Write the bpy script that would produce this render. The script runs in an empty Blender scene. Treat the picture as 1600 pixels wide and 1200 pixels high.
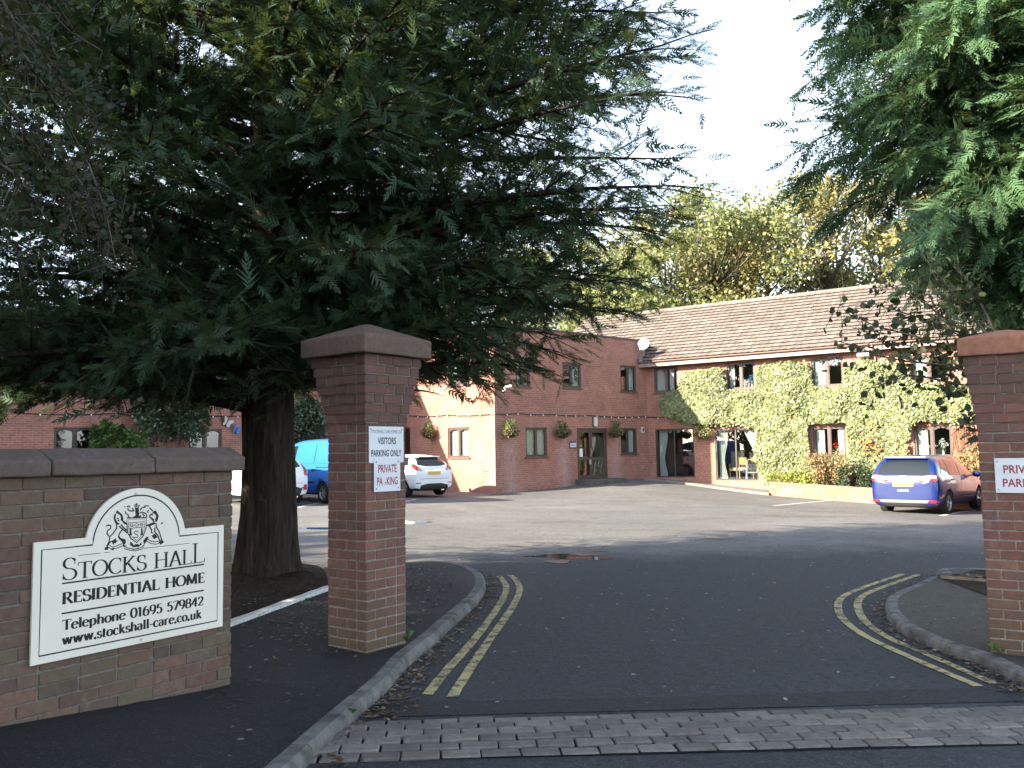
import bpy, bmesh, math, random
import numpy as np
from mathutils import Vector, Matrix
from mathutils.bvhtree import BVHTree

SC = bpy.context.scene
COL = SC.collection
R_ = math.radians
rng = np.random.default_rng(7)
random.seed(7)

# ------------------------------------------------------------------ camera
TH, RO, FPX = math.atan(105.4 / 1330), math.atan(.0157), 1330.0
cF = Vector((0, math.cos(TH), math.sin(TH)))
cR0 = Vector((1, 0, 0)); cU0 = Vector((0, -math.sin(TH), math.cos(TH)))
cR = cR0 * math.cos(RO) - cU0 * math.sin(RO)
cU = cU0 * math.cos(RO) + cR0 * math.sin(RO)
CAM = Vector((0, 0, 1.6))
cam_d = bpy.data.cameras.new('camera'); cam = bpy.data.objects.new('camera', cam_d); COL.objects.link(cam)
cam.matrix_world = Matrix(((cR.x, cU.x, -cF.x, 0), (cR.y, cU.y, -cF.y, 0), (cR.z, cU.z, -cF.z, 1.6), (0, 0, 0, 1)))
cam_d.sensor_width = 36; cam_d.lens = 36 * FPX / 1600; cam_d.clip_start = .05; cam_d.clip_end = 3000
SC.camera = cam

# ------------------------------------------------------------------ light
SUN_AZ, SUN_EL = R_(65), R_(23)
sdir = Vector((-math.sin(SUN_AZ) * math.cos(SUN_EL), -math.cos(SUN_AZ) * math.cos(SUN_EL), math.sin(SUN_EL)))
W = bpy.data.worlds.new('World'); SC.world = W; W.use_nodes = True
nt = W.node_tree; nt.nodes.clear()
sky = nt.nodes.new('ShaderNodeTexSky'); sky.sky_type = 'NISHITA'; sky.sun_disc = False
sky.sun_elevation = SUN_EL; sky.sun_rotation = math.atan2(sdir.x, sdir.y)
sky.air_density = 1.0; sky.dust_density = .8; sky.ozone_density = 1.0
bg = nt.nodes.new('ShaderNodeBackground'); bg.inputs[1].default_value = .14
wo = nt.nodes.new('ShaderNodeOutputWorld')
# thin bright cloud over most of the sky, blue showing between
_tc = nt.nodes.new('ShaderNodeTexCoord'); _mp = nt.nodes.new('ShaderNodeMapping'); _mp.inputs[3].default_value = (1, 1, 2.6); nt.links.new(_tc.outputs['Generated'], _mp.inputs[0])
_nz = nt.nodes.new('ShaderNodeTexNoise'); _nz.inputs['Scale'].default_value = 1.7; _nz.inputs['Detail'].default_value = 6; _nz.inputs['Roughness'].default_value = .55; nt.links.new(_mp.outputs[0], _nz.inputs[0])
_rp = nt.nodes.new('ShaderNodeValToRGB'); _rp.color_ramp.elements[0].position = .36; _rp.color_ramp.elements[0].color = (.2, .2, .2, 1); _rp.color_ramp.elements[1].position = .56; _rp.color_ramp.elements[1].color = (.66, .66, .66, 1); nt.links.new(_nz.outputs['Fac'], _rp.inputs[0])
_bw = nt.nodes.new('ShaderNodeRGBToBW'); nt.links.new(sky.outputs[0], _bw.inputs[0])
_ml = nt.nodes.new('ShaderNodeMix'); _ml.data_type = 'RGBA'; _ml.blend_type = 'MULTIPLY'; _ml.inputs[0].default_value = 1; nt.links.new(_bw.outputs[0], _ml.inputs[6]); _ml.inputs[7].default_value = (1.06, 1.14, 1.24, 1)
_mx = nt.nodes.new('ShaderNodeMix'); _mx.data_type = 'RGBA'; nt.links.new(_rp.outputs[0], _mx.inputs[0]); nt.links.new(sky.outputs[0], _mx.inputs[6]); nt.links.new(_ml.outputs[2], _mx.inputs[7])
nt.links.new(_mx.outputs[2], bg.inputs[0]); nt.links.new(bg.outputs[0], wo.inputs[0])
sl = bpy.data.lights.new('sun', 'SUN'); sl.energy = 5.0; sl.angle = R_(.6); sl.color = (1, .88, .70)
so = bpy.data.objects.new('sun', sl); COL.objects.link(so)
so.rotation_euler = sdir.to_track_quat('Z', 'Y').to_euler(); so.location = (-30, -20, 30)
SC.view_settings.view_transform = 'Standard'; SC.view_settings.look = 'None'
SC.view_settings.exposure = 2.35; SC.view_settings.gamma = 1; SC.view_settings.use_curve_mapping = False
SC.render.engine = 'CYCLES'
SC.cycles.max_bounces = 7; SC.cycles.diffuse_bounces = 4; SC.cycles.glossy_bounces = 3
SC.cycles.transparent_max_bounces = 8; SC.cycles.use_denoising = True
SC.cycles.caustics_reflective = False; SC.cycles.caustics_refractive = False

# ------------------------------------------------------------------ measuring helpers
def ray(px, py): return cF + cR * ((px - 800) / FPX) - cU * ((py - 600) / FPX)
def gz(x, y):
    x = min(max(x, -14), 16)
    s = min(max((y - 15) / 13, 0), 1); s = s * s * (3 - 2 * s)
    return -.02 * x - .012 * max(0, x - 5) * s + .42 * math.exp(-((x - 4.8) ** 2 + (y - 37.5) ** 2) / 20.5)
def gnd(px, py, h=0.0):
    d = ray(px, py); z = h
    for i in range(30):
        p = CAM + d * ((z - 1.6) / d.z); z = gz(p.x, p.y) + h
    return p
def at_depth(px, py, D):
    d = ray(px, py); return CAM + d * (D / d.y)
class Plane:
    """a vertical wall plane: local x along it, y into it, z up"""
    def __init__(s, O, ang):
        s.O = Vector(O); s.ang = ang
        s.u = Vector((math.cos(ang), math.sin(ang), 0)); s.b = Vector((-math.sin(ang), math.cos(ang), 0))
        s.M = Matrix.Translation(s.O) @ Matrix.Rotation(ang, 4, 'Z')
    def at(s, px, py, off=0.0):
        d = ray(px, py); t = (s.O + s.b * off - CAM).dot(s.b) / d.dot(s.b); p = CAM + d * t - s.O
        return p.dot(s.u), p.z + s.O.z

# ------------------------------------------------------------------ mesh helpers
ROOTM = {}
def rootM(o): return ROOTM.get(o.name, Matrix.Identity(4))
def link(name, me, mat=None, parent=None, M=None):
    o = bpy.data.objects.new(name, me); COL.objects.link(o)
    if mat is not None and me is not None and not me.materials:
        for m in (mat if isinstance(mat, (list, tuple)) else [mat]): me.materials.append(m)
    if parent is not None: o.parent = parent
    if M is not None: o.matrix_basis = M
    ROOTM[o.name] = (rootM(parent) if parent is not None else Matrix.Identity(4)) @ (M if M is not None else Matrix.Identity(4))
    return o
def thing(name, label, cat, M=None, group=None, kind=None):
    o = link(name, None, M=M); tag(o, label, cat, group, kind); return o
def tag(o, label=None, cat=None, group=None, kind=None):
    if label: o['label'] = label
    if cat: o['category'] = cat
    if group: o['group'] = group
    if kind: o['kind'] = kind
    return o
def T(x, y, z, rz=0.0): return Matrix.Translation((x, y, z)) @ Matrix.Rotation(rz, 4, 'Z')
class MB:
    def __init__(s): s.v = []; s.f = []; s.m = []
    def add(s, vs, fs, mi=0):
        o = len(s.v); s.v += [tuple(v) for v in vs]; s.f += [tuple(i + o for i in f) for f in fs]; s.m += [mi] * len(fs); return s
    def box(s, x0, x1, y0, y1, z0, z1, M=None, mi=0):
        vs = [(x0, y0, z0), (x1, y0, z0), (x1, y1, z0), (x0, y1, z0), (x0, y0, z1), (x1, y0, z1), (x1, y1, z1), (x0, y1, z1)]
        if M is not None: vs = [M @ Vector(v) for v in vs]
        return s.add(vs, [(0, 3, 2, 1), (4, 5, 6, 7), (0, 1, 5, 4), (1, 2, 6, 5), (2, 3, 7, 6), (3, 0, 4, 7)], mi)
    def quad(s, a, b, c, d, mi=0): return s.add([a, b, c, d], [(0, 1, 2, 3)], mi)
    def tube(s, pts, rad, n=8, mi=0, wob=0.0):
        pts = [Vector(p) for p in pts]; N = len(pts)
        if not hasattr(rad, '__len__'): rad = [rad] * N
        vs = []; ref = Vector((.31, .17, .93))
        for i, p in enumerate(pts):
            d = (pts[min(i + 1, N - 1)] - pts[max(i - 1, 0)])
            d = d.normalized() if d.length > 1e-9 else Vector((0, 0, 1))
            if abs(d.dot(ref)) > .95: ref = Vector((1, .2, .1))
            a = d.cross(ref).normalized(); b = d.cross(a)
            for k in range(n):
                t = 2 * math.pi * k / n; r = rad[i] * (1 + (random.uniform(-wob, wob) if wob else 0))
                vs.append(p + (a * math.cos(t) + b * math.sin(t)) * r)
        fs = [(i * n + k, i * n + (k + 1) % n, (i + 1) * n + (k + 1) % n, (i + 1) * n + k) for i in range(N - 1) for k in range(n)]
        fs += [tuple(range(n))[::-1], tuple((N - 1) * n + k for k in range(n))]
        return s.add(vs, fs, mi)
    def lathe(s, prof, n=20, M=None, mi=0):
        vs = []
        for r, z in prof:
            for k in range(n):
                t = 2 * math.pi * k / n; vs.append(Vector((r * math.cos(t), r * math.sin(t), z)))
        if M is not None: vs = [M @ v for v in vs]
        fs = [(i * n + k, i * n + (k + 1) % n, (i + 1) * n + (k + 1) % n, (i + 1) * n + k) for i in range(len(prof) - 1) for k in range(n)]
        fs += [tuple(range(n))[::-1], tuple((len(prof) - 1) * n + k for k in range(n))]
        return s.add(vs, fs, mi)
    def prism(s, poly, y0, y1, M=None, mi=0):
        n = len(poly); vs = [Vector((x, y0, z)) for x, z in poly] + [Vector((x, y1, z)) for x, z in poly]
        if M is not None: vs = [M @ v for v in vs]
        return s.add(vs, [tuple(range(n)), tuple(range(n, 2 * n))[::-1]] + [(i, i + n, (i + 1) % n + n, (i + 1) % n) for i in range(n)], mi)
    def mesh(s, name, smooth=False):
        me = bpy.data.meshes.new(name); me.from_pydata(s.v, [], s.f)
        if any(s.m): me.polygons.foreach_set('material_index', s.m)
        if smooth: me.polygons.foreach_set('use_smooth', [True] * len(me.polygons))
        me.update(); return me
    def build(s, name, mat, parent=None, M=None, smooth=False, world=False):
        if world and parent is not None:
            I = rootM(parent).inverted(); s.v = [tuple(I @ Vector(v)) for v in s.v]
        return link(name, s.mesh(name, smooth), mat, parent, M)
def fast_mesh(name, V, F, mats=None, attr=None):
    """V (n,3) float, F (m,3|4) int numpy arrays"""
    me = bpy.data.meshes.new(name); k = F.shape[1]
    me.vertices.add(len(V)); me.vertices.foreach_set('co', V.astype(np.float32).ravel())
    me.loops.add(F.size); me.loops.foreach_set('vertex_index', F.astype(np.int32).ravel())
    me.polygons.add(len(F)); me.polygons.foreach_set('loop_start', np.arange(0, F.size, k, dtype=np.int32))
    me.update(calc_edges=True)
    if attr is not None:
        a = me.attributes.new('tip', 'FLOAT', 'POINT'); a.data.foreach_set('value', attr.astype(np.float32))
    return me
def bevelled(me, w, seg=1):
    bm = bmesh.new(); bm.from_mesh(me)
    bmesh.ops.bevel(bm, geom=bm.edges[:], offset=w, segments=seg, affect='EDGES', profile=.7)
    bm.to_mesh(me); bm.free(); return me
def evaluated(o):
    dg = bpy.context.evaluated_depsgraph_get(); dg.update()
    return bpy.data.meshes.new_from_object(o.evaluated_get(dg))
def sheet(name, poly, h, mat, res=.5, kind='structure', hfun=None, skirt=0.0):
    """a ground sheet over the outline poly [(x,y)..], draped on gz + h"""
    bm = bmesh.new(); vs = [bm.verts.new((x, y, 0)) for x, y in poly]; bm.faces.new(vs)
    xs = [p[0] for p in poly]; ys = [p[1] for p in poly]
    for ax, (lo, hi) in enumerate(((min(xs), max(xs)), (min(ys), max(ys)))):
        k = math.ceil(lo / res) * res
        while k < hi:
            co = (k, 0, 0) if ax == 0 else (0, k, 0); no = (1, 0, 0) if ax == 0 else (0, 1, 0)
            bmesh.ops.bisect_plane(bm, geom=bm.verts[:] + bm.edges[:] + bm.faces[:], plane_co=co, plane_no=no); k += res
    bmesh.ops.triangulate(bm, faces=[f for f in bm.faces if len(f.verts) > 4])
    for v in bm.verts: v.co.z = gz(v.co.x, v.co.y) + h + (hfun(v.co.x, v.co.y) if hfun else 0)
    if skirt:
        be = [e for e in bm.edges if len(e.link_faces) == 1]
        r = bmesh.ops.extrude_edge_only(bm, edges=be)
        for g in r['geom']:
            if isinstance(g, bmesh.types.BMVert): g.co.z -= skirt
    bmesh.ops.recalc_face_normals(bm, faces=bm.faces)
    me = bpy.data.meshes.new(name); bm.to_mesh(me); bm.free()
    o = link(name, me, mat)
    if kind: o['kind'] = kind
    return o

# ------------------------------------------------------------------ materials
class NT:
    def __init__(s, name):
        s.mat = bpy.data.materials.new(name); s.mat.use_nodes = True; s.t = s.mat.node_tree; s.t.nodes.clear()
        s.out = s.n('ShaderNodeOutputMaterial')
    def n(s, ty, **kw):
        nd = s.t.nodes.new(ty)
        for k, v in kw.items(): setattr(nd, k, v)
        return nd
    def l(s, a, b): s.t.links.new(a, b)
    def set(s, nd, i, v):
        if isinstance(v, bpy.types.NodeSocket): s.l(v, nd.inputs[i])
        elif v is not None:
            if isinstance(v, (tuple, list)) and len(v) == 3 and nd.inputs[i].type == 'RGBA': v = (*v, 1)
            nd.inputs[i].default_value = v
    def pos(s): return s.n('ShaderNodeNewGeometry').outputs['Position']
    def obj(s): return s.n('ShaderNodeTexCoord').outputs['Object']
    def island(s): return s.n('ShaderNodeNewGeometry').outputs['Random Per Island']
    def orand(s): return s.n('ShaderNodeObjectInfo').outputs['Random']
    def map(s, vec, sc=(1, 1, 1), rot=(0, 0, 0), loc=(0, 0, 0)):
        m = s.n('ShaderNodeMapping'); s.l(vec, m.inputs[0]); m.inputs[1].default_value = loc; m.inputs[2].default_value = rot; m.inputs[3].default_value = sc
        return m.outputs[0]
    def noise(s, vec, scale, detail=4, rough=.6, dist=0.0):
        nd = s.n('ShaderNodeTexNoise'); s.l(vec, nd.inputs['Vector'])
        nd.inputs['Scale'].default_value = scale; nd.inputs['Detail'].default_value = detail; nd.inputs['Roughness'].default_value = rough; nd.inputs['Distortion'].default_value = dist
        return nd.outputs['Fac']
    def ramp(s, fac, stops, interp='LINEAR'):
        r = s.n('ShaderNodeValToRGB'); s.l(fac, r.inputs[0]); cr = r.color_ramp; cr.interpolation = interp
        while len(cr.elements) < len(stops): cr.elements.new(.5)
        for e, (p, c) in zip(cr.elements, stops):
            e.position = p; e.color = (*c, 1) if not isinstance(c, (int, float)) else (c, c, c, 1)
        return r.outputs[0]
    def mix(s, fac, a, b, mode='MIX'):
        m = s.n('ShaderNodeMix', data_type='RGBA', blend_type=mode)
        s.set(m, 0, fac); s.set(m, 6, a); s.set(m, 7, b); return m.outputs[2]
    def math(s, op, a, b=None, c=None, clamp=False):
        m = s.n('ShaderNodeMath', operation=op, use_clamp=clamp); s.set(m, 0, a); s.set(m, 1, b)
        if c is not None: s.set(m, 2, c)
        return m.outputs[0]
    def sep(s, vec):
        m = s.n('ShaderNodeSeparateXYZ'); s.l(vec, m.inputs[0]); return m.outputs
    def comb(s, x, y, z):
        m = s.n('ShaderNodeCombineXYZ'); s.set(m, 0, x); s.set(m, 1, y); s.set(m, 2, z); return m.outputs[0]
    def bump(s, h, strength=.3, dist=.01):
        b = s.n('ShaderNodeBump'); b.inputs['Strength'].default_value = strength; b.inputs['Distance'].default_value = dist; s.l(h, b.inputs['Height']); return b.outputs[0]
    def pbr(s, col, rough=.8, normal=None, spec=.3, metal=0.0, coat=0.0, emis=None):
        p = s.n('ShaderNodeBsdfPrincipled'); s.set(p, 'Base Color', col); s.set(p, 'Roughness', rough); s.set(p, 'Metallic', metal)
        s.set(p, 'Specular IOR Level', spec); s.set(p, 'Coat Weight', coat); s.set(p, 'Normal', normal)
        s.l(p.outputs[0], s.out.inputs[0]); return p
def plain(name, col, rough=.6, spec=.4, metal=0.0, coat=0.0, var=.12, scale=14.0, bump=.0):
    m = NT(name); ps = m.pos(); n = m.noise(ps, scale, 5)
    c = m.mix(m.ramp(n, [(.3, 0.0), (.7, 1.0)]), tuple(x * (1 - var) for x in col), tuple(min(1, x * (1 + var)) for x in col))
    m.pbr(c, rough, m.bump(n, bump, .01) if bump else None, spec, metal, coat); return m.mat
def leafmat(name, cols, trans=.25, rough=.55, tipcol=None, scale=.9, spec=.3, var=(.55, 1.35)):
    m = NT(name); ps = m.pos(); isl = m.island()
    c = m.ramp(isl, [(i / max(1, len(cols) - 1), c) for i, c in enumerate(cols)])
    c = m.mix(1.0, c, m.ramp(m.noise(ps, scale, 3), [(.3, var[0]), (.7, var[1])]), 'MULTIPLY')
    if tipcol:
        a = m.n('ShaderNodeAttribute', attribute_name='tip'); c = m.mix(m.math('MULTIPLY', a.outputs['Fac'], .8), c, tipcol)
    p = m.n('ShaderNodeBsdfPrincipled'); m.set(p, 'Base Color', c); m.set(p, 'Roughness', rough); m.set(p, 'Specular IOR Level', spec)
    t = m.n('ShaderNodeBsdfTranslucent'); m.set(t, 'Color', m.mix(.5, c, (.12, .16, .02)))
    x = m.n('ShaderNodeMixShader'); x.inputs[0].default_value = trans
    m.l(p.outputs[0], x.inputs[1]); m.l(t.outputs[0], x.inputs[2]); m.l(x.outputs[0], m.out.inputs[0]); return m.mat
def brick_piece_mat(name, cols, lichen=.5, lich_col=(.10, .095, .055), pale=.25, algae=None):
    m = NT(name); ps = m.pos(); r = m.orand()
    c = m.ramp(r, [(i / (len(cols) - 1), c) for i, c in enumerate(cols)])
    n = m.noise(ps, 22, 6, .7); n2 = m.noise(ps, 2.3, 4, .6); n3 = m.noise(ps, 120, 3, .7); n4 = m.noise(ps, 6.5, 6, .7)
    c = m.mix(1.0, c, m.ramp(n, [(.25, .7), (.75, 1.3)]), 'MULTIPLY')
    c = m.mix(m.math('MULTIPLY', m.ramp(n2, [(.42, 0.0), (.62, 1.0)]), lichen), c, lich_col)
    c = m.mix(m.math('MULTIPLY', m.ramp(n4, [(.60, 0.0), (.74, 1.0)]), pale), c, (.30, .27, .24))
    c = m.mix(m.ramp(n3, [(.72, 0.0), (.8, .35)]), c, (.33, .30, .27))
    if algae:   # green at the foot, soot under the cap
        x, y, z = m.sep(ps); w = m.math('MULTIPLY', m.math('SUBTRACT', n4, .5), .9)
        lo = m.math('SUBTRACT', 1.0, m.math('DIVIDE', m.math('ADD', z, w), algae[0]), clamp=True); hi = m.math('DIVIDE', m.math('SUBTRACT', m.math('ADD', z, w), algae[1]), .8, clamp=True)
        c = m.mix(m.math('MULTIPLY', lo, .75), c, (.085, .078, .045)); c = m.mix(m.math('MULTIPLY', hi, .55), c, (.075, .052, .045))
    h = m.math('ADD', n, m.math('MULTIPLY', n3, .5))
    m.pbr(c, .88, m.bump(h, .55, .006), .25); return m.mat
def brickwall_mat(name, c1, c2, mortar, stains=()):
    m = NT(name); ob = m.obj(); x, y, z = m.sep(ob)
    v = m.comb(x, z, 0.0)
    b = m.n('ShaderNodeTexBrick'); m.l(v, b.inputs['Vector'])
    for k, val in (('Scale', 1.0), ('Mortar Size', .006), ('Mortar Smooth', .15), ('Bias', -.1), ('Brick Width', .225), ('Row Height', .075)): b.inputs[k].default_value = val
    m.set(b, 'Color1', c1); m.set(b, 'Color2', c2); m.set(b, 'Mortar', mortar)
    n = m.noise(ob, 1.3, 6, .65); n2 = m.noise(ob, 9, 6, .7); n3 = m.noise(ob, 60, 3)
    c = m.mix(1.0, b.outputs['Color'], m.ramp(n, [(.3, .78), (.7, 1.18)]), 'MULTIPLY')
    c = m.mix(1.0, c, m.ramp(n2, [(.3, .8), (.7, 1.2)]), 'MULTIPLY')
    # dirt splash at the foot, pale salts in streaks
    low = m.math('SUBTRACT', 1.0, m.math('DIVIDE', m.math('SUBTRACT', z, .05), .9), clamp=True)
    c = m.mix(m.math('MULTIPLY', low, m.ramp(m.noise(ob, 2.2, 5), [(.45, 0.0), (.7, .5)])), c, (.33, .25, .22))
    if stains:   # lime bloom washed down the wall below the watered baskets
        tot = None
        for su, sz in stains:
            dx = m.math('DIVIDE', m.math('SUBTRACT', x, su), .34); g = m.math('POWER', 2.718, m.math('MULTIPLY', m.math('MULTIPLY', dx, dx), -1.0))
            g = m.math('MULTIPLY', g, m.math('DIVIDE', m.math('SUBTRACT', sz, z), .5, clamp=True)); tot = g if tot is None else m.math('ADD', tot, g)
        c = m.mix(m.math('MULTIPLY', tot, m.ramp(m.noise(ob, 4.5, 6, .7), [(.35, .15), (.65, .75)])), c, (.42, .30, .29))
    h = m.math('ADD', m.math('MULTIPLY', b.outputs['Fac'], -1.0), m.math('MULTIPLY', n3, .35))
    m.pbr(c, .87, m.bump(h, .6, .012), .2); return m.mat

# ================================================================== SETTING
def asphalt(name, dark, light, patch=(.03, .026, .022), patch_amt=.5, speck=.5, two=None):
    m = NT(name); ps = m.pos()
    fine = m.noise(ps, 48, 3, .85); mid = m.noise(ps, 15, 5, .75); big = m.noise(ps, .55, 6, .62, .6); big2 = m.noise(ps, .17, 5, .6, 1.2)
    c = m.mix(m.ramp(big, [(.38, 0.0), (.62, 1.0)]), dark, light)
    if two:
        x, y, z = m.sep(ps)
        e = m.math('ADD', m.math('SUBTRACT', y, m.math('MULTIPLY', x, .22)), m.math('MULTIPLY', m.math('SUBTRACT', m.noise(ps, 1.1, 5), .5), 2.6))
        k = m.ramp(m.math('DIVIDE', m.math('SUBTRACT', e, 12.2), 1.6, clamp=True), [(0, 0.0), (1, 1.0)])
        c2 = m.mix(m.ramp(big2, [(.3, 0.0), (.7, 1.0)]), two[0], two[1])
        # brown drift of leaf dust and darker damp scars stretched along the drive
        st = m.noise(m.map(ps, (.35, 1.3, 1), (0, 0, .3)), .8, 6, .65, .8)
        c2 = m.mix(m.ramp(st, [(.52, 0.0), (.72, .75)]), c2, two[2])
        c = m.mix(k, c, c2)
    c = m.mix(m.math('MULTIPLY', m.ramp(m.noise(ps, 1.7, 6, .7), [(.55, 0.0), (.72, 1.0)]), patch_amt), c, patch)
    c = m.mix(m.ramp(fine, [(.55, 0.0), (.66, speck)]), c, (.16, .16, .16))
    c = m.mix(m.ramp(mid, [(.32, .65), (.5, 0.0)]), c, (.010, .010, .011))
    rr = m.ramp(big, [(.35, .72), (.65, .9)])
    m.pbr(c, rr, m.bump(m.math('ADD', fine, mid), .9, .012), .28); return m.mat
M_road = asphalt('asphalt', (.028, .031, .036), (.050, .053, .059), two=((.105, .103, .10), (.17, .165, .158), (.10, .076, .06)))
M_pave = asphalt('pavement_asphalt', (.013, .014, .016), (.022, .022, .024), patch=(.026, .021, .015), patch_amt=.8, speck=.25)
M_pave2 = asphalt('pavement_asphalt_worn', (.05, .048, .042), (.085, .08, .07), patch=(.035, .03, .022), patch_amt=.6, speck=.3)
M_patch = asphalt('asphalt_patch', (.024, .025, .028), (.036, .037, .04), speck=.2, patch_amt=.15)
M_soil = NT('soil'); _p = M_soil.pos()
_c = M_soil.ramp(M_soil.noise(_p, 18, 8, .75), [(.3, (.012, .009, .006)), (.5, (.035, .024, .016)), (.7, (.075, .055, .04))])
_c = M_soil.mix(M_soil.ramp(M_soil.noise(_p, 2.2, 4), [(.58, 0.0), (.7, .7)]), _c, (.03, .04, .012))
M_soil.pbr(_c, .95, M_soil.bump(M_soil.noise(_p, 45, 5, .8), .9, .02), .1); M_soil = M_soil.mat
M_kerb = plain('kerb_concrete', (.135, .13, .12), .9, .2, var=.55, scale=6, bump=.45)
M_white = plain('white_road_paint', (.62, .62, .60), .7, var=.2, scale=25, bump=.2)

def axis_vals(a, b, lo, hi, st):
    v = list(np.arange(lo, hi + 1e-6, st)); x = lo; s = st
    while x > a: s *= 1.5; x -= s; v.insert(0, x)
    x = hi; s = st
    while x < b: s *= 1.5; x += s; v.append(x)
    return v
def grid_sheet(name, xs, ys, h, mat):
    V = [(x, y, gz(x, y) + h) for y in ys for x in xs]; n = len(xs)
    F = [(j * n + i, j * n + i + 1, (j + 1) * n + i + 1, (j + 1) * n + i) for j in range(len(ys) - 1) for i in range(n - 1)]
    me = bpy.data.meshes.new(name); me.from_pydata(V, [], F); o = link(name, me, mat); o['kind'] = 'structure'; return o
M_turf = plain('turf', (.035, .05, .018), .95, .1, var=.5, scale=3, bump=.5)
grid_sheet('ground', axis_vals(-600, 600, -30, 30, 3), axis_vals(-300, 900, -12, 60, 3), -.12, M_turf)
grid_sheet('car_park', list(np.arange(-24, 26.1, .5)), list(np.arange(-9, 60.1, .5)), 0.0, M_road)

# tarmac reinstatement strip beyond the setts
def gpoly(pts, h=0.0): return [(p.x, p.y) for p in (gnd(x, y, h) for x, y in pts)]
sheet('tarmac_strip', gpoly([(545, 1122), (1000, 1111), (1700, 1094), (1700, 1070), (1000, 1091), (575, 1098)]), .004, M_patch)

def smooth_line(pts, n=8):
    P = [Vector((p[0], p[1], 0)) for p in pts]; out = []
    for i in range(len(P) - 1):
        a, b, c, d = P[max(i - 1, 0)], P[i], P[i + 1], P[min(i + 2, len(P) - 1)]
        for k in range(n):
            t = k / n
            out.append(.5 * ((2 * b) + (c - a) * t + (2 * a - 5 * b + 4 * c - d) * t * t + (3 * b - a - 3 * c + d) * t ** 3))
    out.append(P[-1]); return out
def resample(P, step):
    out = [P[0]]; acc = 0
    for i in range(1, len(P)):
        d = (P[i] - P[i - 1]).length
        while acc + d >= step:
            t = (step - acc) / d; q = P[i - 1].lerp(P[i], t); out.append(q); P[i - 1] = q; d = (P[i] - q).length; acc = 0
        acc += d
    return out

# kerb lines (back edge of the kerb top, .10 above the road)
KH = .078
kl = [(-1.75, 1.0), (-1.48, 2.4)] + gpoly([(415, 1197), (509, 1117), (580, 1059), (616, 1023), (661, 989), (684, 969), (715, 944), (734, 926), (743, 909), (738, 895), (720, 884), (695, 878.6), (664, 876.5), (625, 879), (560, 890), (508, 901)], KH)
_k = gpoly([(1600, 1043), (1546, 1019)], KH); _k = [(_k[0][0] + (_k[0][0] - _k[1][0]) * s, _k[0][1] + (_k[0][1] - _k[1][1]) * s) for s in (6, 3)]
kr = _k + gpoly([(1600, 1043), (1546, 1019), (1487, 1001), (1433, 978), (1407, 955.5), (1403, 938), (1413, 927), (1458, 907), (1484, 895)], KH)
kr += [(kr[-1][0] + .55, kr[-1][1] + .35), (kr[-1][0] + 3.5, kr[-1][1] - .9)]
KL, KR = smooth_line(kl), smooth_line(kr)
def kerb(name_label, line, side, n_from=0):
    root = thing('kerb', name_label, 'kerb', kind='structure')
    P = resample(list(line), .06); w = .118
    cut = 0; i0 = 0
    while i0 < len(P) - 2:
        # shorter stones on the bends
        d0 = (P[min(i0 + 3, len(P) - 1)] - P[i0]).normalized(); d1 = (P[min(i0 + 13, len(P) - 1)] - P[max(min(i0 + 10, len(P) - 2), 0)])
        bend = d1.length > 1e-6 and d0.dot(d1.normalized()) < .93
        i1 = min(len(P) - 1, i0 + (7 if bend else 15))
        seg = P[i0:i1 + 1]
        mb = MB(); vs = []; lift = random.uniform(-.004, .004)
        for j, p in enumerate(seg):
            a = P[max(i0 + j - 1, 0)]; b = P[min(i0 + j + 1, len(P) - 1)]; d = (b - a).normalized(); nrm = Vector((d.y, -d.x, 0)) * side
            q = p
            if j == 0: q = p + d * .004
            if j == len(seg) - 1: q = p - d * .004
            z = gz(p.x, p.y) + lift
            for off, zz in ((0, -.15), (0, KH), (w - .03, KH + .002), (w - .008, KH - .012), (w, KH - .04), (w + .006, -.15)):
                e = q + nrm * off; vs.append((e.x + random.uniform(-1, 1) * .0006, e.y, z + zz + random.uniform(-1, 1) * .0007))
        k = 6; N = len(seg)
        fs = [(j * k + a, j * k + a + 1, (j + 1) * k + a + 1, (j + 1) * k + a) for j in range(N - 1) for a in range(k - 1)]
        fs += [tuple(range(k)), tuple((N - 1) * k + a for a in range(k))[::-1]]
        mb.add(vs, fs); o = mb.build('kerb_stone', M_kerb, root)
        bm = bmesh.new(); bm.from_mesh(o.data); bmesh.ops.recalc_face_normals(bm, faces=bm.faces); bm.to_mesh(o.data); bm.free()
        i0 = i1
    return root
kerb('grey concrete kerb curving round the foot of the left pavement', KL, 1)
kerb('grey concrete kerb curving round the island below the right pillar', KR, -1)

# pavements and beds
wall_ang = R_(55.3)
WU = Vector((math.cos(wall_ang), math.sin(wall_ang), 0)); WB = Vector((-math.sin(wall_ang), math.cos(wall_ang), 0))
WO = Vector((-1.87, 5.70, 0))
def pave_extra(x, y): return .11 * min(1, max(0, (5.6 - y) / 1.3)) * min(1, max(0, (-1.3 - x) / .9))
poly = [(p.x, p.y) for p in KL[:-1]] 
edge0, edge1 = gnd(515, 920, KH), gnd(365, 975, KH)
e2 = edge1 + (edge1 - edge0).normalized() * 5.0
poly += [(edge0.x, edge0.y), (edge1.x, edge1.y), (e2.x, e2.y), (-9, 2.0), (-9, 1.0)]
sheet('pavement', poly, KH - .002, M_pave, .35, hfun=pave_extra, skirt=.2)
bed = [(edge0.x, edge0.y), (KL[-1].x, KL[-1].y), (-2.5, 11.0), (-3.6, 11.5), (-6, 11.3), (-11, 11.5), (-11, 2.5), (-9, 2.0), (e2.x, e2.y), (edge1.x, edge1.y)]
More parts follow.
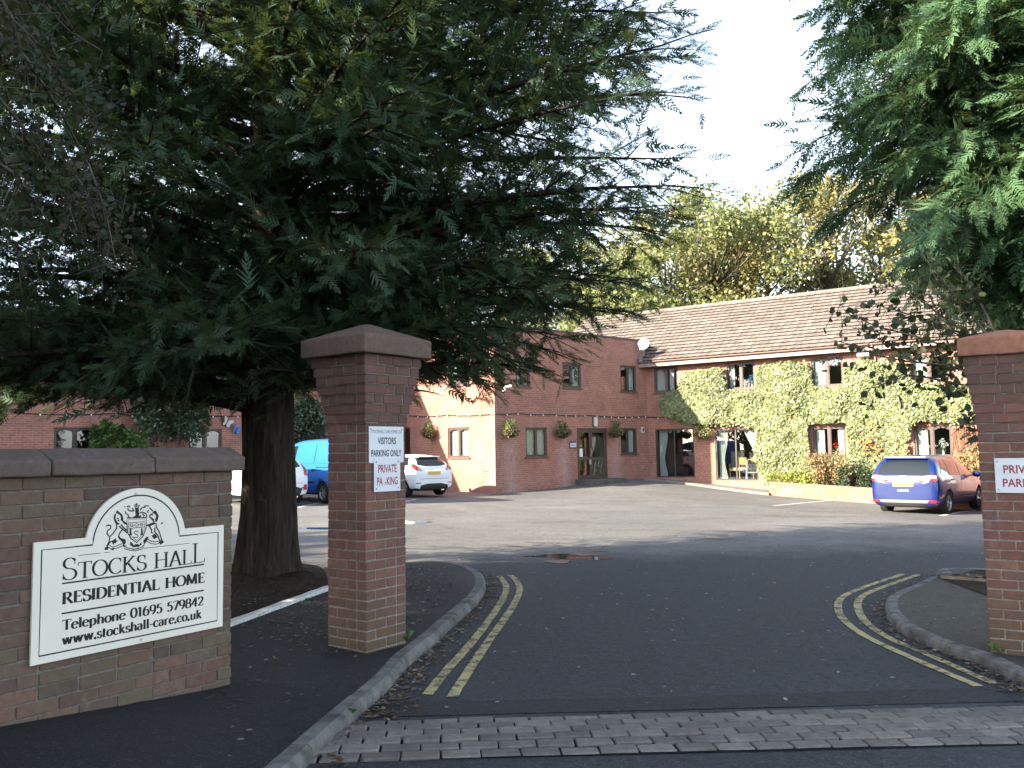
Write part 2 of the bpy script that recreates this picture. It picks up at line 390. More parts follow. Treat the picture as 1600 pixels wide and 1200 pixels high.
sheet('planting_bed', bed, KH - .004, M_soil, .3, hfun=lambda x, y: .05 * math.sin(x * 7 + y * 3) * math.cos(y * 5) * .5 + .12 * math.exp(-((x + 2.96) ** 2 + (y - 10.4) ** 2) / .9), skirt=.3)
polyr = [(p.x, p.y) for p in KR]
polyr += [(9.5, 8.5), (9.5, polyr[0][1])]
sheet('pavement', polyr, KH - .002, M_pave2, .35, skirt=.2)
a_, b_, c_ = gnd(1470, 904, KH), gnd(1545, 932, KH), gnd(1484, 895, KH)
bedr = [(a_.x, a_.y), (b_.x, b_.y), (8.5, 8.3), (8.5, 9.1), (c_.x + .5, c_.y + .28)]
sheet('planting_bed', bedr, KH + .006, M_soil, .3)
# edgings
def edging(label, pts, w, z, mat, hh=.07):
    mb = MB(); P = [Vector((x, y, 0)) for x, y in pts]; d = (P[-1] - P[0]).normalized(); n = Vector((-d.y, d.x, 0)) * w / 2
    N = 26; vs = []
    for i in range(N):
        p = P[0].lerp(P[-1], i / (N - 1)); zz = gz(p.x, p.y) + z
        j1, j2 = n * (1 + random.uniform(-.25, .12)), n * (1 + random.uniform(-.05, .05))
        vs += [(p + j2).to_tuple()[:2] + (zz - hh,), (p + j2).to_tuple()[:2] + (zz,), (p - j1).to_tuple()[:2] + (zz,), (p - j1).to_tuple()[:2] + (zz - hh,)]
    fs = [(i * 4 + a, i * 4 + a + 1, i * 4 + a + 5, i * 4 + a + 4) for i in range(N - 1) for a in range(3)] + [(0, 3, 2, 1), (4 * N - 4, 4 * N - 3, 4 * N - 2, 4 * N - 1)]
    mb.add(vs, fs); o = mb.build('edging_strip', mat); tag(o, label, 'edging'); return o
edging('white painted edging strip between dark soil and pavement', [(edge0.x, edge0.y), (edge1.x - .25, edge1.y - 1.1)], .085, KH + .035, M_white)
edging('weathered timber edging round the chipped bark bed', [(a_.x, a_.y), (8.5, 8.3)], .05, KH + .035, plain('old_timber', (.16, .12, .09), .9, var=.3, scale=12))

# painted lines
def paint_mat(name, col, wear):
    m = NT(name); ps = m.pos()
    w = m.math('ADD', m.noise(ps, 9, 6, .75), m.math('MULTIPLY', m.noise(ps, 70, 3, .8), .45))
    k = m.ramp(w, [(wear, 1.0), (wear + .14, 0.0)])
    c = m.mix(m.ramp(m.noise(ps, 5, 4), [(.35, 0.0), (.7, .55)]), col, (.30, .27, .2))
    c = m.mix(k, (.04, .04, .042), c)
    m.pbr(c, .8, m.bump(m.noise(ps, 160, 2), .6, .004), .25); return m.mat
M_yel = paint_mat('worn_yellow_paint', (.48, .395, .175), .70)
M_line = paint_mat('worn_white_paint', (.6, .59, .56), .74)
def strip(name, pts, w, mat, h=.005, label=None):
    P = resample(smooth_line(pts, 10), .07); vs = []
    for i, p in enumerate(P):
        d = (P[min(i + 1, len(P) - 1)] - P[max(i - 1, 0)]).normalized(); n = Vector((-d.y, d.x, 0)) * (w / 2)
        for sgn in (1, -1):
            q = p + n * sgn * (1 + random.uniform(-.1, .06)); vs.append((q.x, q.y, gz(q.x, q.y) + h))
    fs = [(2 * i, 2 * i + 1, 2 * i + 3, 2 * i + 2) for i in range(len(P) - 1)]
    me = bpy.data.meshes.new(name); me.from_pydata(vs, [], fs); o = link(name, me, mat); o['kind'] = 'structure'
    if label: o['label'] = label
    return o
strip('yellow_line', gpoly([(668, 1086), (700, 1046), (735, 1007), (766, 967), (783, 941), (791, 922), (788, 910), (779, 900)]), .076, M_yel)
strip('yellow_line', gpoly([(706, 1090), (733, 1048), (765, 1000), (783, 975), (803, 945), (812, 922), (807, 908), (797, 899)]), .076, M_yel)
strip('yellow_line', gpoly([(1529, 1073), (1458, 1043), (1401.6, 1018), (1353.5, 995), (1322, 972.5), (1309.6, 952.6), (1314, 935.6), (1336.5, 923), (1373, 910), (1413, 897)]), .076, M_yel)
strip('yellow_line', gpoly([(1554.6, 1069), (1501, 1046), (1444, 1020.6), (1387.5, 996.5), (1353.5, 972.5), (1341, 952.6), (1342, 938.5), (1356, 927), (1390, 914), (1435.6, 898)]), .076, M_yel)
strip('bay_line', gpoly([(1208, 790.5), (1250, 786.5), (1298, 782)]), .13, M_line)
strip('bay_line', gpoly([(1470, 806), (1505, 800), (1560, 793)]), .13, M_line)
strip('bay_line', gpoly([(466, 793), (485, 789), (506, 785)]), .11, M_line)
strip('bay_line', gpoly([(600, 792), (625, 786), (650, 780)]), .11, M_line)

# puddles and damp stains
M_pud = NT('standing_water'); M_pud.pbr((.02, .022, .025), .03, None, .5); M_pud = M_pud.mat
M_pudb = plain('rusty_leaf_sludge', (.10, .045, .022), .5, .4, var=.5, scale=9)
def blob(name, px, py, rx, ry, mat, h, label=None, seed=0, kind='structure'):
    c = gnd(px, py); r = random.Random(seed); ph = [r.uniform(0, 6.3) for _ in range(5)]
    P = []
    for k in range(40):
        t = 2 * math.pi * k / 40; f = 1 + .22 * math.sin(2 * t + ph[0]) + .16 * math.sin(3 * t + ph[1]) + .1 * math.sin(5 * t + ph[2]) + .06 * math.sin(9 * t + ph[3])
        P.append((c.x + rx * f * math.cos(t), c.y + ry * f * math.sin(t)))
    o = sheet(name, P, h, mat, .5, kind); return o
blob('puddle', 492, 826, .6, .26, M_pud, .004, seed=3)
blob('puddle', 642, 816, .34, .5, M_pud, .004, seed=4)
blob('puddle', 890, 870, .62, .30, M_pud, .003, seed=5)
blob('leaf_stain', 872, 878, .22, .16, M_pudb, .007, seed=6)
blob('leaf_stain', 913, 867, .20, .18, M_pudb, .007, seed=7)
blob('leaf_stain', 938, 861, .12, .1, M_pudb, .007, seed=8)
blob('leaf_stain', 1118, 842, .22, .12, M_pudb, .007, seed=9)

# band of concrete setts across the mouth of the drive
M_sett = brick_piece_mat('concrete_sett', [(.15, .132, .118), (.185, .163, .145), (.21, .186, .165), (.17, .147, .134), (.13, .116, .106)], .35, (.05, .05, .04), .1)
M_joint = plain('joint_dirt', (.012, .012, .012), .95, .1, var=.5, scale=40, bump=.6)
pb = thing('sett_band', 'band of grey concrete setts across the drive entrance', 'setts', kind='structure')
o0 = Vector((-1.02, 4.50, 0)); pdir = Vector((math.cos(.083), math.sin(.083), 0)); pn = Vector((-pdir.y, pdir.x, 0))
mb = MB(); vs = []
for i in range(17):
    for j in (.012, .655):
        p = o0 + pdir * (-.35 + i * .36) + pn * j; vs.append((p.x, p.y, gz(p.x, p.y) + .004))
mb.add(vs, [(2 * i, 2 * i + 2, 2 * i + 3, 2 * i + 1) for i in range(16)]); mb.build('joint_bed', M_joint, pb)
def piece_mesh(name, lx, ly, lz, bev, jit, seed):
    r = random.Random(seed); m = MB().box(-lx / 2, lx / 2, -ly / 2, ly / 2, -lz / 2, lz / 2)
    m.v = [tuple(c + r.uniform(-jit, jit) for c in v) for v in m.v]
    return bevelled(m.mesh(name), bev)
sett_me = [piece_mesh('sett', .201, .101, .06, .007, .003, s) for s in range(4)]
for row in range(6):
    k = 0; u = -.22 - (.104 if row % 2 else 0) + random.uniform(-.01, .01)
    while u < 5.1:
        p = o0 + pdir * (u + .104) + pn * (.055 + row * .109 + random.uniform(-.003, .003))
        # the band bows gently toward its far side
        p += pn * (.035 * math.sin((u + .2) / 5.0 * math.pi))
        o = link('sett', random.choice(sett_me), M_sett, pb, T(p.x, p.y, gz(p.x, p.y) - .018 + random.uniform(-.003, .004) + .012 * math.sin(row / 5 * math.pi), .083 + random.uniform(-.02, .02) + (math.pi if random.random() < .5 else 0)))
        u += .2105 + random.uniform(-.002, .004)

# ================================================================== SIGN WALL
WM = T(WO.x, WO.y, 0, wall_ang)
BR_OLD = [(.135, .075, .058), (.16, .092, .068), (.115, .068, .058), (.135, .105, .07), (.09, .06, .056), (.175, .10, .075), (.125, .095, .072)]
M_bold = brick_piece_mat('old_brick', BR_OLD, .5, (.115, .098, .06), .5)
M_mort = plain('mortar', (.16, .14, .12), .95, .1, var=.3, scale=30, bump=.4)
M_mort2 = plain('pale_mortar', (.25, .215, .185), .95, .1, var=.3, scale=30, bump=.4)
BR_RED = [(.185, .085, .063), (.22, .102, .076), (.16, .08, .064), (.20, .095, .074), (.14, .076, .066), (.235, .118, .086)]
M_bred = brick_piece_mat('pillar_brick', BR_RED, .3, (.13, .085, .055), .3, (.75, 1.5))
M_stone = brick_piece_mat('weathered_coping', [(.12, .088, .074), (.135, .10, .085)], .5, (.085, .075, .058), .6)
stretch = [piece_mesh('brick', .217, .205, .066, .004, .0022, 10 + s) for s in range(5)]
header = [piece_mesh('brick', .104, .205, .066, .004, .0022, 20 + s) for s in range(4)]
sw = thing('boundary_wall', 'low mossy brick wall with stone coping carrying the big cream sign', 'wall', WM)
MB().box(-4.6, -.006, .007, .2, -.4, 1.5).build('mortar_core', M_mort, sw)
ZC = 1.503
stuffb = MB(); nb = 0
for row in range(20):
    z = ZC - .0375 - row * .075
    u = 0.0; first = True
    while u > -4.6:
        hd = (row % 2 == 1 and first) or (row % 4 == 2 and random.random() < .3)
        L = .1125 if hd else .225
        cx = u - L / 2 + .004; first = False
        dy = random.uniform(-.004, .003)
        if u > -2.35:
            link('brick', random.choice(header if hd else stretch), M_bold, sw, T(cx, .1025 + dy, z + random.uniform(-.0015, .0015), random.uniform(-.008, .008) + (math.pi if random.random() < .5 else 0))); nb += 1
        else:
            stuffb.box(cx - L / 2 + .004, cx + L / 2 - .004, dy, .205, z - .033, z + .033)
        u -= L
o = stuffb.build('brick_remainder', M_bold, sw); o['kind'] = 'stuff'
def rough_mesh(mb, name, cuts, amp, scale, seed=0, bev=.012):
    me = mb.mesh(name); bm = bmesh.new(); bm.from_mesh(me)
    bmesh.ops.bevel(bm, geom=bm.edges[:], offset=bev, segments=2, affect='EDGES', profile=.6)
    bmesh.ops.subdivide_edges(bm, edges=[e for e in bm.edges if e.calc_length() > .05], cuts=cuts, use_grid_fill=True)
    from mathutils import noise as mn
    for v in bm.verts:
        n = mn.noise_vector(v.co * scale + Vector((seed * 7.1, 0, 0))); v.co += n * amp
    bm.to_mesh(me); bm.free(); me.polygons.foreach_set('use_smooth', [True] * len(me.polygons)); return me
u = .065; k = 0
while u > -4.5:
    L = .62 if k else .66
    prof = [(-.055, ZC), (-.055, ZC + .088), (.1025, ZC + .155), (.26, ZC + .088), (.26, ZC)]
    mb = MB(); n = 5
    vs = [(u - .004, y, z) for y, z in prof] + [(u - L + .002, y, z) for y, z in prof]
    mb.add(vs, [tuple(range(n)), tuple(range(n, 2 * n))[::-1]] + [(i, i + n, (i + 1) % n + n, (i + 1) % n) for i in range(n)])
    o = link('coping_stone', rough_mesh(mb, 'coping_stone', 5, .006, 14, k), M_stone, sw)
    bm = bmesh.new(); bm.from_mesh(o.data); bmesh.ops.recalc_face_normals(bm, faces=bm.faces); bm.to_mesh(o.data); bm.free()
    u -= L; k += 1

# ------------------------------------------------------------------ serif lettering built from pen strokes
def arc(cx, cy, rx, ry, a0, a1, n=14):
    return [(cx + rx * math.cos(R_(a0 + (a1 - a0) * i / n)), cy + ry * math.sin(R_(a0 + (a1 - a0) * i / n))) for i in range(n + 1)]
def S_(x, y, s=.13): return ('s', x, y, s)
GL = {
 'S': (.58, [arc(.29, .745, .21, .235, 25, 270)[:] + arc(.29, .255, .24, .245, 90, -160)[1:], ('t', .475, .70, .95), ('t', .06, .05, .30)]),
 'T': (.72, [[(.36, 0), (.36, .97)], [(.03, .97), (.69, .97)], ('t', .03, .80, .98), ('t', .69, .80, .98), S_(.36, 0)]),
 'O': (.84, [arc(.42, .5, .36, .48, 0, 360, 28)]),
 'C': (.74, [arc(.42, .5, .36, .48, 48, 312, 22), ('t', .66, .72, .95), ('t', .66, .06, .22)]),
 'K': (.78, [[(.14, 0), (.14, 1)], [(.16, .45), (.62, 1)], [(.30, .58), (.70, 0)], S_(.14, 0), S_(.14, 1), S_(.60, 1, .1), S_(.70, 0, .1)]),
 'H': (.86, [[(.14, 0), (.14, 1)], [(.70, 0), (.70, 1)], [(.14, .52), (.70, .52)], S_(.14, 0), S_(.14, 1), S_(.70, 0), S_(.70, 1)]),
 'A': (.80, [[(.08, 0), (.40, 1)], [(.40, 1), (.70, 0)], [(.20, .34), (.60, .34)], S_(.08, 0, .1), S_(.70, 0, .12)]),
 'L': (.62, [[(.14, 0), (.14, 1)], [(.14, .02), (.56, .02)], ('t', .57, .0, .2), S_(.14, 0), S_(.14, 1)]),
 'R': (.74, [[(.14, 0), (.14, 1)], [(.14, .97), (.30, .97)] + arc(.32, .74, .22, .23, 80, -90) + [(.14, .51)], [(.34, .50), (.66, .02)], S_(.14, 0), S_(.14, 1, .1), S_(.68, 0, .07)]),
 'E': (.62, [[(.14, 0), (.14, 1)], [(.14, .97), (.52, .97)], [(.14, .52), (.44, .52)], [(.14, .03), (.54, .03)], ('t', .53, .82, .98), ('t', .55, .02, .2), ('t', .44, .44, .6), S_(.14, 0, .1), S_(.14, 1, .1)]),
 'I': (.34, [[(.17, 0), (.17, 1)], S_(.17, 0), S_(.17, 1)]),
 'D': (.80, [[(.14, 0), (.14, 1)], [(.14, .97), (.32, .97)] + arc(.34, .5, .36, .47, 88, -88, 18) + [(.14, .03)], S_(.14, 0, .1), S_(.14, 1, .1)]),
 'N': (.84, [[(.14, 0), (.14, 1)], [(.14, 1), (.68, .02)], [(.68, 0), (.68, 1)], S_(.14, 0, .11), S_(.10, 1, .08), S_(.68, 1, .11)]),
 'M': (1.0, [[(.14, 0), (.17, 1)], [(.17, 1), (.50, .08)], [(.50, .08), (.80, 1)], [(.80, 1), (.84, 0)], S_(.14, 0, .11), S_(.13, 1, .06), S_(.84, 1, .06), S_(.84, 0, .12)]),
 'e': (.56, [arc(.29, .33, .22, .32, 5, 320, 18), [(.09, .38), (.49, .38)]]),
 'l': (.32, [[(.16, 0), (.16, 1)], S_(.16, 0, .12), S_(.10, 1, .07)]),
 'p': (.64, [[(.14, -.25), (.14, .66)], arc(.32, .33, .22, .32, 150, -150, 16), S_(.14, -.25, .11), S_(.09, .65, .07)]),
 'h': (.66, [[(.14, 0), (.14, 1)], [(.14, .48)] + arc(.34, .46, .16, .18, 150, 0, 8) + [(.50, 0)], S_(.14, 0, .11), S_(.09, 1, .07), S_(.50, 0, .11)]),
 'o': (.60, [arc(.30, .33, .23, .32, 0, 360, 20)]),
 'n': (.66, [[(.14, 0), (.14, .65)], [(.14, .48)] + arc(.34, .46, .16, .18, 150, 0, 8) + [(.50, 0)], S_(.14, 0, .11), S_(.09, .65, .07), S_(.50, 0, .11)]),
 'w': (.92, [[(.10, .65), (.28, 0)], [(.28, 0), (.46, .65)], [(.46, .65), (.64, 0)], [(.64, 0), (.82, .65)], S_(.10, .65, .1), S_(.44, .65, .1), S_(.82, .65, .08)]),
 's': (.46, [arc(.23, .485, .14, .16, 30, 270, 10) + arc(.23, .165, .17, .16, 90, -155, 10)[1:], ('t', .37, .46, .63), ('t', .06, .04, .2)]),
 't': (.42, [[(.18, .86), (.18, .12)] + arc(.29, .12, .11, .11, 180, 300, 6), [(.04, .63), (.36, .63)]]),
 'c': (.54, [arc(.30, .33, .22, .32, 45, 315, 16), ('t', .45, .46, .6)]),
 'k': (.64, [[(.14, 0), (.14, 1)], [(.16, .28), (.48, .64)], [(.26, .38), (.54, 0)], S_(.14, 0, .11), S_(.09, 1, .07), S_(.46, .65, .08), S_(.56, 0, .08)]),
 'a': (.56, [arc(.24, .48, .18, .17, 160, 0, 8) + [(.42, .06), (.50, .02)], arc(.25, .19, .18, .18, 60, 330, 12)]),
 'r': (.50, [[(.14, 0), (.14, .65)], [(.14, .45)] + arc(.32, .45, .16, .19, 150, 50, 6), S_(.14, 0, .13), S_(.09, .65, .07)]),
 'u': (.66, [[(.14, .65), (.14, .20)] + arc(.31, .19, .17, .18, 180, 330, 8), [(.50, .65), (.50, 0)], S_(.11, .65, .07), S_(.47, .65, .07), S_(.55, 0, .06)]),
 '-': (.40, [[(.06, .33), (.34, .33)], [(.06, .36), (.34, .36)]]),
 '.': (.28, [('d', .13, .06)]),
 '0': (.66, [arc(.33, .5, .25, .49, 0, 360, 24)]),
 '1': (.46, [[(.24, 0), (.24, .98)], S_(.24, 0, .14), [(.08, .84), (.24, .98)]]),
 '2': (.62, [arc(.28, .70, .21, .28, 170, -20, 12) + [(.08, .04)], [(.08, .04), (.54, .04)], ('t', .55, .04, .2)]),
 '4': (.66, [[(.44, 0), (.44, .98)], [(.44, .98), (.05, .30)], [(.05, .30), (.60, .30)], S_(.44, 0, .11)]),
 '5': (.60, [[(.50, .97), (.17, .97)], [(.17, .97), (.13, .55)], arc(.27, .31, .23, .31, 130, -150, 16)]),
 '6': (.64, [arc(.33, .31, .23, .31, 0, 360, 20), [(.10, .36)] + arc(.46, .40, .36, .58, 180, 100, 8)]),
 '7': (.58, [[(.06, .97), (.54, .97)], [(.54, .97), (.22, 0)], ('t', .06, .8, .98)]),
 '8': (.62, [arc(.31, .74, .19, .24, 0, 360, 18), arc(.31, .26, .23, .26, 0, 360, 20)]),
 '9': (.64, [arc(.31, .67, .23, .31, 0, 360, 20), [(.54, .62)] + arc(.18, .58, .36, .58, 0, -80, 8)]),
}
class Pen:
    """flat strokes laid on the plane y = y0 (front face looking to -y), each a hair above the last"""
    def __init__(s, y0): s.mb = MB(); s.y0 = y0; s.k = 0
    def stroke(s, pts, a, b):
        s.k += 1; y = s.y0 - (s.k % 9) * .00006; N = len(pts); vs = []
        closed = N > 3 and math.dist(pts[0], pts[-1]) < 1e-6
        for i in range(N):
            p0 = pts[i - 1] if i else (pts[-2] if closed else pts[0]); p1 = pts[i + 1] if i < N - 1 else (pts[1] if closed else pts[-1])
            dx, dz = p1[0] - p0[0], p1[1] - p0[1]; L = math.hypot(dx, dz) or 1; nx, nz = -dz / L, dx / L
            h = math.hypot(a * nx, b * nz); vs += [(pts[i][0] + nx * h, y, pts[i][1] + nz * h), (pts[i][0] - nx * h, y, pts[i][1] - nz * h)]
        s.mb.add(vs, [(2 * i, 2 * i + 2, 2 * i + 3, 2 * i + 1) for i in range(N - 1)])
    def poly(s, pts):
        s.k += 1; y = s.y0 - (s.k % 9) * .00006; s.mb.add([(x, y, z) for x, z in pts], [tuple(range(len(pts)))])
    def text(s, txt, x0, x1, z, cap, thick, thin, big=None):
        adv = []; 
        for i, ch in enumerate(txt):
            k = (big[i] if big and i in big else 1.0); adv.append((.42 if ch == ' ' else GL[ch][0]) * k)
        sx = (x1 - x0) / sum(adv); x = x0
        for i, ch in enumerate(txt):
            k = (big[i] if big and i in big else 1.0)
            if ch != ' ':
                ky = cap * k; kx = sx * k
                for g in GL[ch][1]:
                    if g[0] == 's': s.stroke([(x + (g[1] - g[3]) * kx, z + g[2] * ky + (thin if g[2] < .1 else -thin)), (x + (g[1] + g[3]) * kx, z + g[2] * ky + (thin if g[2] < .1 else -thin))], thin, thin)
                    elif g[0] == 't': s.stroke([(x + g[1] * kx, z + g[2] * ky), (x + g[1] * kx, z + g[3] * ky)], thin * 1.1, thin)
                    elif g[0] == 'd': s.poly([(x + g[1] * kx + thick * 1.15 * math.cos(t), z + g[2] * ky + thick * 1.15 * math.sin(t)) for t in [i * .7854 for i in range(8)]])
                    else: s.stroke([(x + px * kx, z + pz * ky) for px, pz in g], thick, thin)
            x += adv[i] * sx
    def line(s, x0, z0, x1, z1, w): s.stroke([(x0, z0), (x1, z1)], w / 2, w / 2)

# ------------------------------------------------------------------ the big sign
M_cream = plain('cream_enamel', (.76, .70, .595), .35, .4, var=.04, scale=3)
M_black = plain('black_print', (.012, .012, .013), .5, .3, var=.1)
M_edge = plain('sign_edge', (.55, .51, .44), .5, var=.1)
sg = thing('sign_board', 'large cream arched board with black crest reading STOCKS HALL RESIDENTIAL HOME', 'sign', WM)
def board_outline(ins):
    x0, x1, zb, zs = -1.290 + ins, -.086 - ins, .502 + ins, 1.151 - ins
    cx, cz, r = -.688, 1.097 , .3195 - ins
    dz = zs - cz; h = math.sqrt(max(r * r - dz * dz, 0)); a0 = math.atan2(dz, h)
    A = [(cx + r * math.cos(a0 + (math.pi - 2 * a0) * i / 28), cz + r * math.sin(a0 + (math.pi - 2 * a0) * i / 28)) for i in range(29)]
    return [(x0, zb), (x1, zb), (x1, zs)] + A + [(x0, zs)]
MB().prism(board_outline(0), -.026, -.010).build('panel', M_cream, sg)
MB().box(-1.15, -.2, -.0095, .0, .6, .64).build('batten', M_edge, sg); MB().box(-1.15, -.2, -.0095, .0, 1.02, 1.06).build('batten', M_edge, sg)
pen = Pen(-.0266)
pen.stroke(board_outline(.043) + [board_outline(.043)[0]], .0042, .0042)
pen.mb.build('border_line', M_black, sg)
pen = Pen(-.0266)
pen.text('STOCKS HALL', -1.137, -.222, .928, .092, .0076, .0024, big={0: 1.34, 10: 1.36})
pen.line(-1.133, .914, -.232, .914, .009); pen.line(-1.131, .751, -.231, .751, .009)
for a, b in ((-1.045, -.915), (-.895, -.862), (-.722, -.68), (-.65, -.337)): pen.line(a, 1.057, b, 1.057, .0032)
pen.mb.build('name_lettering', M_black, sg)
pen = Pen(-.0266); pen.text('RESIDENTIAL HOME', -1.131, -.223, .800, .064, .0092, .0027); pen.mb.build('lettering', M_black, sg)
pen = Pen(-.0266); pen.text('Telephone 01695 579842', -1.126, -.230, .659, .056, .0075, .0023); pen.mb.build('lettering', M_black, sg)
pen = Pen(-.0266); pen.text('www.stockshall-care.co.uk', -1.126, -.243, .581, .055, .0075, .0023); pen.mb.build('lettering', M_black, sg)
# crest: lion and horse holding a shield, helm and scrolls above, ribbon below
pen = Pen(-.0266)
WP = Plane(WO, wall_ang)
def cp(pts): return [WP.at(130 + x / 7.5, 740 + y / 7.5, -.026) for x, y in pts]
def cs(pts, w=1.0): pen.stroke(cp(pts), .0022 * w, .0022 * w)
shield = [(512, 520), (740, 516), (735, 640), (700, 735), (625, 808), (560, 760), (520, 690), (512, 600), (512, 520)]
cs(shield, 1.5); cs([(530, 535), (722, 532), (718, 640), (686, 722), (625, 785), (572, 742), (537, 680), (530, 600), (530, 535)], .6)
cs([(535, 578), (710, 562), (712, 626), (537, 642), (535, 578)], .9); cs([(540, 612), (708, 594)], .5)
for cx, cy, r in ((568, 606, 17), (680, 597, 17)): cs([(cx + r * math.cos(t * .7), cy + r * math.sin(t * .7)) for t in range(10)], .8)
cs([(597, 604), (625, 580), (653, 599), (625, 624), (597, 604)], .8)
cs([(645, 690), (632, 674), (608, 674), (596, 690), (606, 706), (634, 716), (644, 734), (628, 750), (602, 752), (590, 738)], 1.1)
for x in (556, 686):
    cs([(x, 640), (x, 705)], 2.4); pen.poly(cp([(x - 17, 724), (x + 15, 720), (x + 14, 700), (x - 15, 704)]))
pen.poly(cp([(606, 402), (650, 398), (656, 488), (640, 500), (612, 496)]))
cs([(585, 515), (610, 505), (650, 505), (680, 495)], 2.2)
for q in ([(490, 440), (500, 470), (525, 480), (530, 510), (550, 515)], [(520, 400), (530, 430), (560, 440), (600, 430)], [(510, 390), (540, 375), (545, 400)], [(575, 400), (585, 425), (575, 445)], [(610, 400), (605, 370), (625, 355)], [(625, 395), (630, 345)], [(645, 398), (650, 370), (665, 380)], [(665, 430), (690, 400), (720, 395), (740, 378), (770, 378)], [(660, 462), (700, 452), (735, 470), (745, 500), (730, 515)], [(690, 470), (715, 490), (705, 510)], [(725, 395), (720, 372)], [(480, 385), (495, 390)], [(765, 460), (750, 440), (770, 430)]): cs(q, 1.7)
pen.poly(cp([(385, 445), (402, 430), (420, 448), (455, 475), (470, 520), (468, 548), (500, 570), (512, 600), (480, 592), (455, 560), (438, 545), (440, 500), (410, 470), (385, 470)]))
pen.poly(cp([(357, 500), (372, 470), (388, 478), (376, 520), (392, 560), (430, 590), (405, 600), (372, 580), (358, 540)]))
for q in ([(395, 520), (415, 530)], [(400, 550), (425, 548)], [(390, 590), (392, 640), (350, 700), (310, 740), (302, 800), (275, 850)], [(420, 615), (465, 655), (500, 680), (515, 700)], [(440, 595), (480, 640), (510, 665)], [(462, 650), (425, 700), (412, 740), (440, 765), (470, 770), (492, 800)], [(300, 735), (278, 700), (285, 670), (322, 640), (322, 608), (292, 604), (268, 612)], [(330, 790), (300, 820), (285, 845)], [(380, 760), (360, 800), (350, 830)]): cs(q, 1.8)
pen.poly(cp([(245, 885), (262, 858), (290, 850), (300, 872), (285, 892), (255, 896)])); pen.poly(cp([(322, 895), (345, 868), (372, 870), (350, 900)]))
pen.poly(cp([(415, 720), (440, 755), (495, 770), (500, 810), (470, 845), (455, 800), (420, 770), (405, 745)])); pen.poly(cp([(330, 790), (370, 765), (400, 790), (380, 815), (340, 815)]))
pen.poly(cp([(805, 470), (822, 438), (850, 432), (872, 470), (884, 500), (872, 545), (850, 575), (838, 545), (855, 505), (838, 470)]))
for q in ([(805, 470), (780, 490), (778, 512), (800, 520), (830, 548)], [(775, 400), (800, 425), (815, 440)], [(795, 520), (830, 570), (790, 590), (735, 612)], [(850, 580), (862, 640), (890, 680), (905, 730), (918, 775), (938, 805)], [(765, 605), (800, 655), (800, 690), (815, 700)], [(840, 630), (835, 680), (870, 720), (890, 770), (905, 800)], [(800, 480), (815, 485)], [(910, 585), (935, 575)]): cs(q, 1.9)
pen.poly(cp([(700, 790), (735, 745), (770, 740), (745, 790), (715, 830)])); pen.poly(cp([(800, 730), (840, 700), (870, 745), (830, 770)])); pen.poly(cp([(880, 800), (915, 780), (945, 808), (905, 832)])); pen.poly(cp([(755, 610), (800, 590), (835, 565), (845, 590), (800, 610), (765, 625)]))
for q in ([(300, 835), (340, 860), (400, 845), (460, 818)], [(295, 865), (340, 885), (410, 868), (465, 845)], [(740, 755), (790, 790), (850, 800), (885, 790)], [(735, 785), (790, 818), (850, 828), (890, 815)], [(475, 850), (520, 872), (600, 885), (680, 868), (715, 835)], [(480, 880), (530, 895), (605, 905), (690, 885), (705, 860)]): cs(q, 1.1)
pen.poly(cp([(550, 800), (575, 810), (590, 840), (620, 820), (655, 835), (680, 800), (685, 830), (650, 860), (580, 862), (548, 835)])); pen.poly(cp([(462, 835), (500, 840), (490, 862), (470, 860)])); pen.poly(cp([(695, 845), (718, 825), (712, 855)]))
pen.mb.build('crest', M_black, sg)
for x, z in ((-.655, .525), (-.71, 1.385)): MB().lathe([(.008, 0), (.008, .004), (.004, .006)], 10, Matrix.Translation((x, -.026, z)) @ Matrix.Rotation(R_(90), 4, 'X')).build('fixing_screw', M_edge, sg)

# ================================================================== GATE PILLARS
pill_st = [piece_mesh('brick', .212, .102, .065, .004, .002, 40 + s) for s in range(5)]
pill_hd = [piece_mesh('brick', .100, .102, .065, .004, .002, 50 + s) for s in range(4)]
M_capd = brick_piece_mat('dark_cap_stone', [(.135, .088, .07), (.15, .098, .078)], .35, (.09, .08, .062), .35)
M_capr = brick_piece_mat('sandstone_cap', [(.32, .145, .09), (.33, .15, .095)], .2, (.15, .09, .065), .15)
def ring(root, hw, z, flip, hgt=.075):
    """one course: a pinwheel of a stretcher and cut bricks round four sides"""
    s = hw * 2; d = .102
    for q in range(4):
        Q = Matrix.Rotation(q * math.pi / 2, 4, 'Z')
        run = s - d - .009; x = -hw; parts = []
        Ls = [.212]; rest = run - .212 - .009
        if rest > .16: Ls += [rest * .5 - .0045, rest * .5 - .0045]
        else: Ls += [rest]
        if flip: Ls = Ls[::-1]
        for L in Ls:
            me = random.choice(pill_st if L > .15 else pill_hd); base = .212 if L > .15 else .100
            Mx = Q @ T(x + L / 2, -hw + d / 2 + random.uniform(-.0025, .0015), z + random.uniform(-.001, .001), math.pi if random.random() < .5 else 0) @ Matrix.Diagonal((L / base, 1, 1, 1))
            link('brick', me, M_bred, root, Mx); x += L + .009
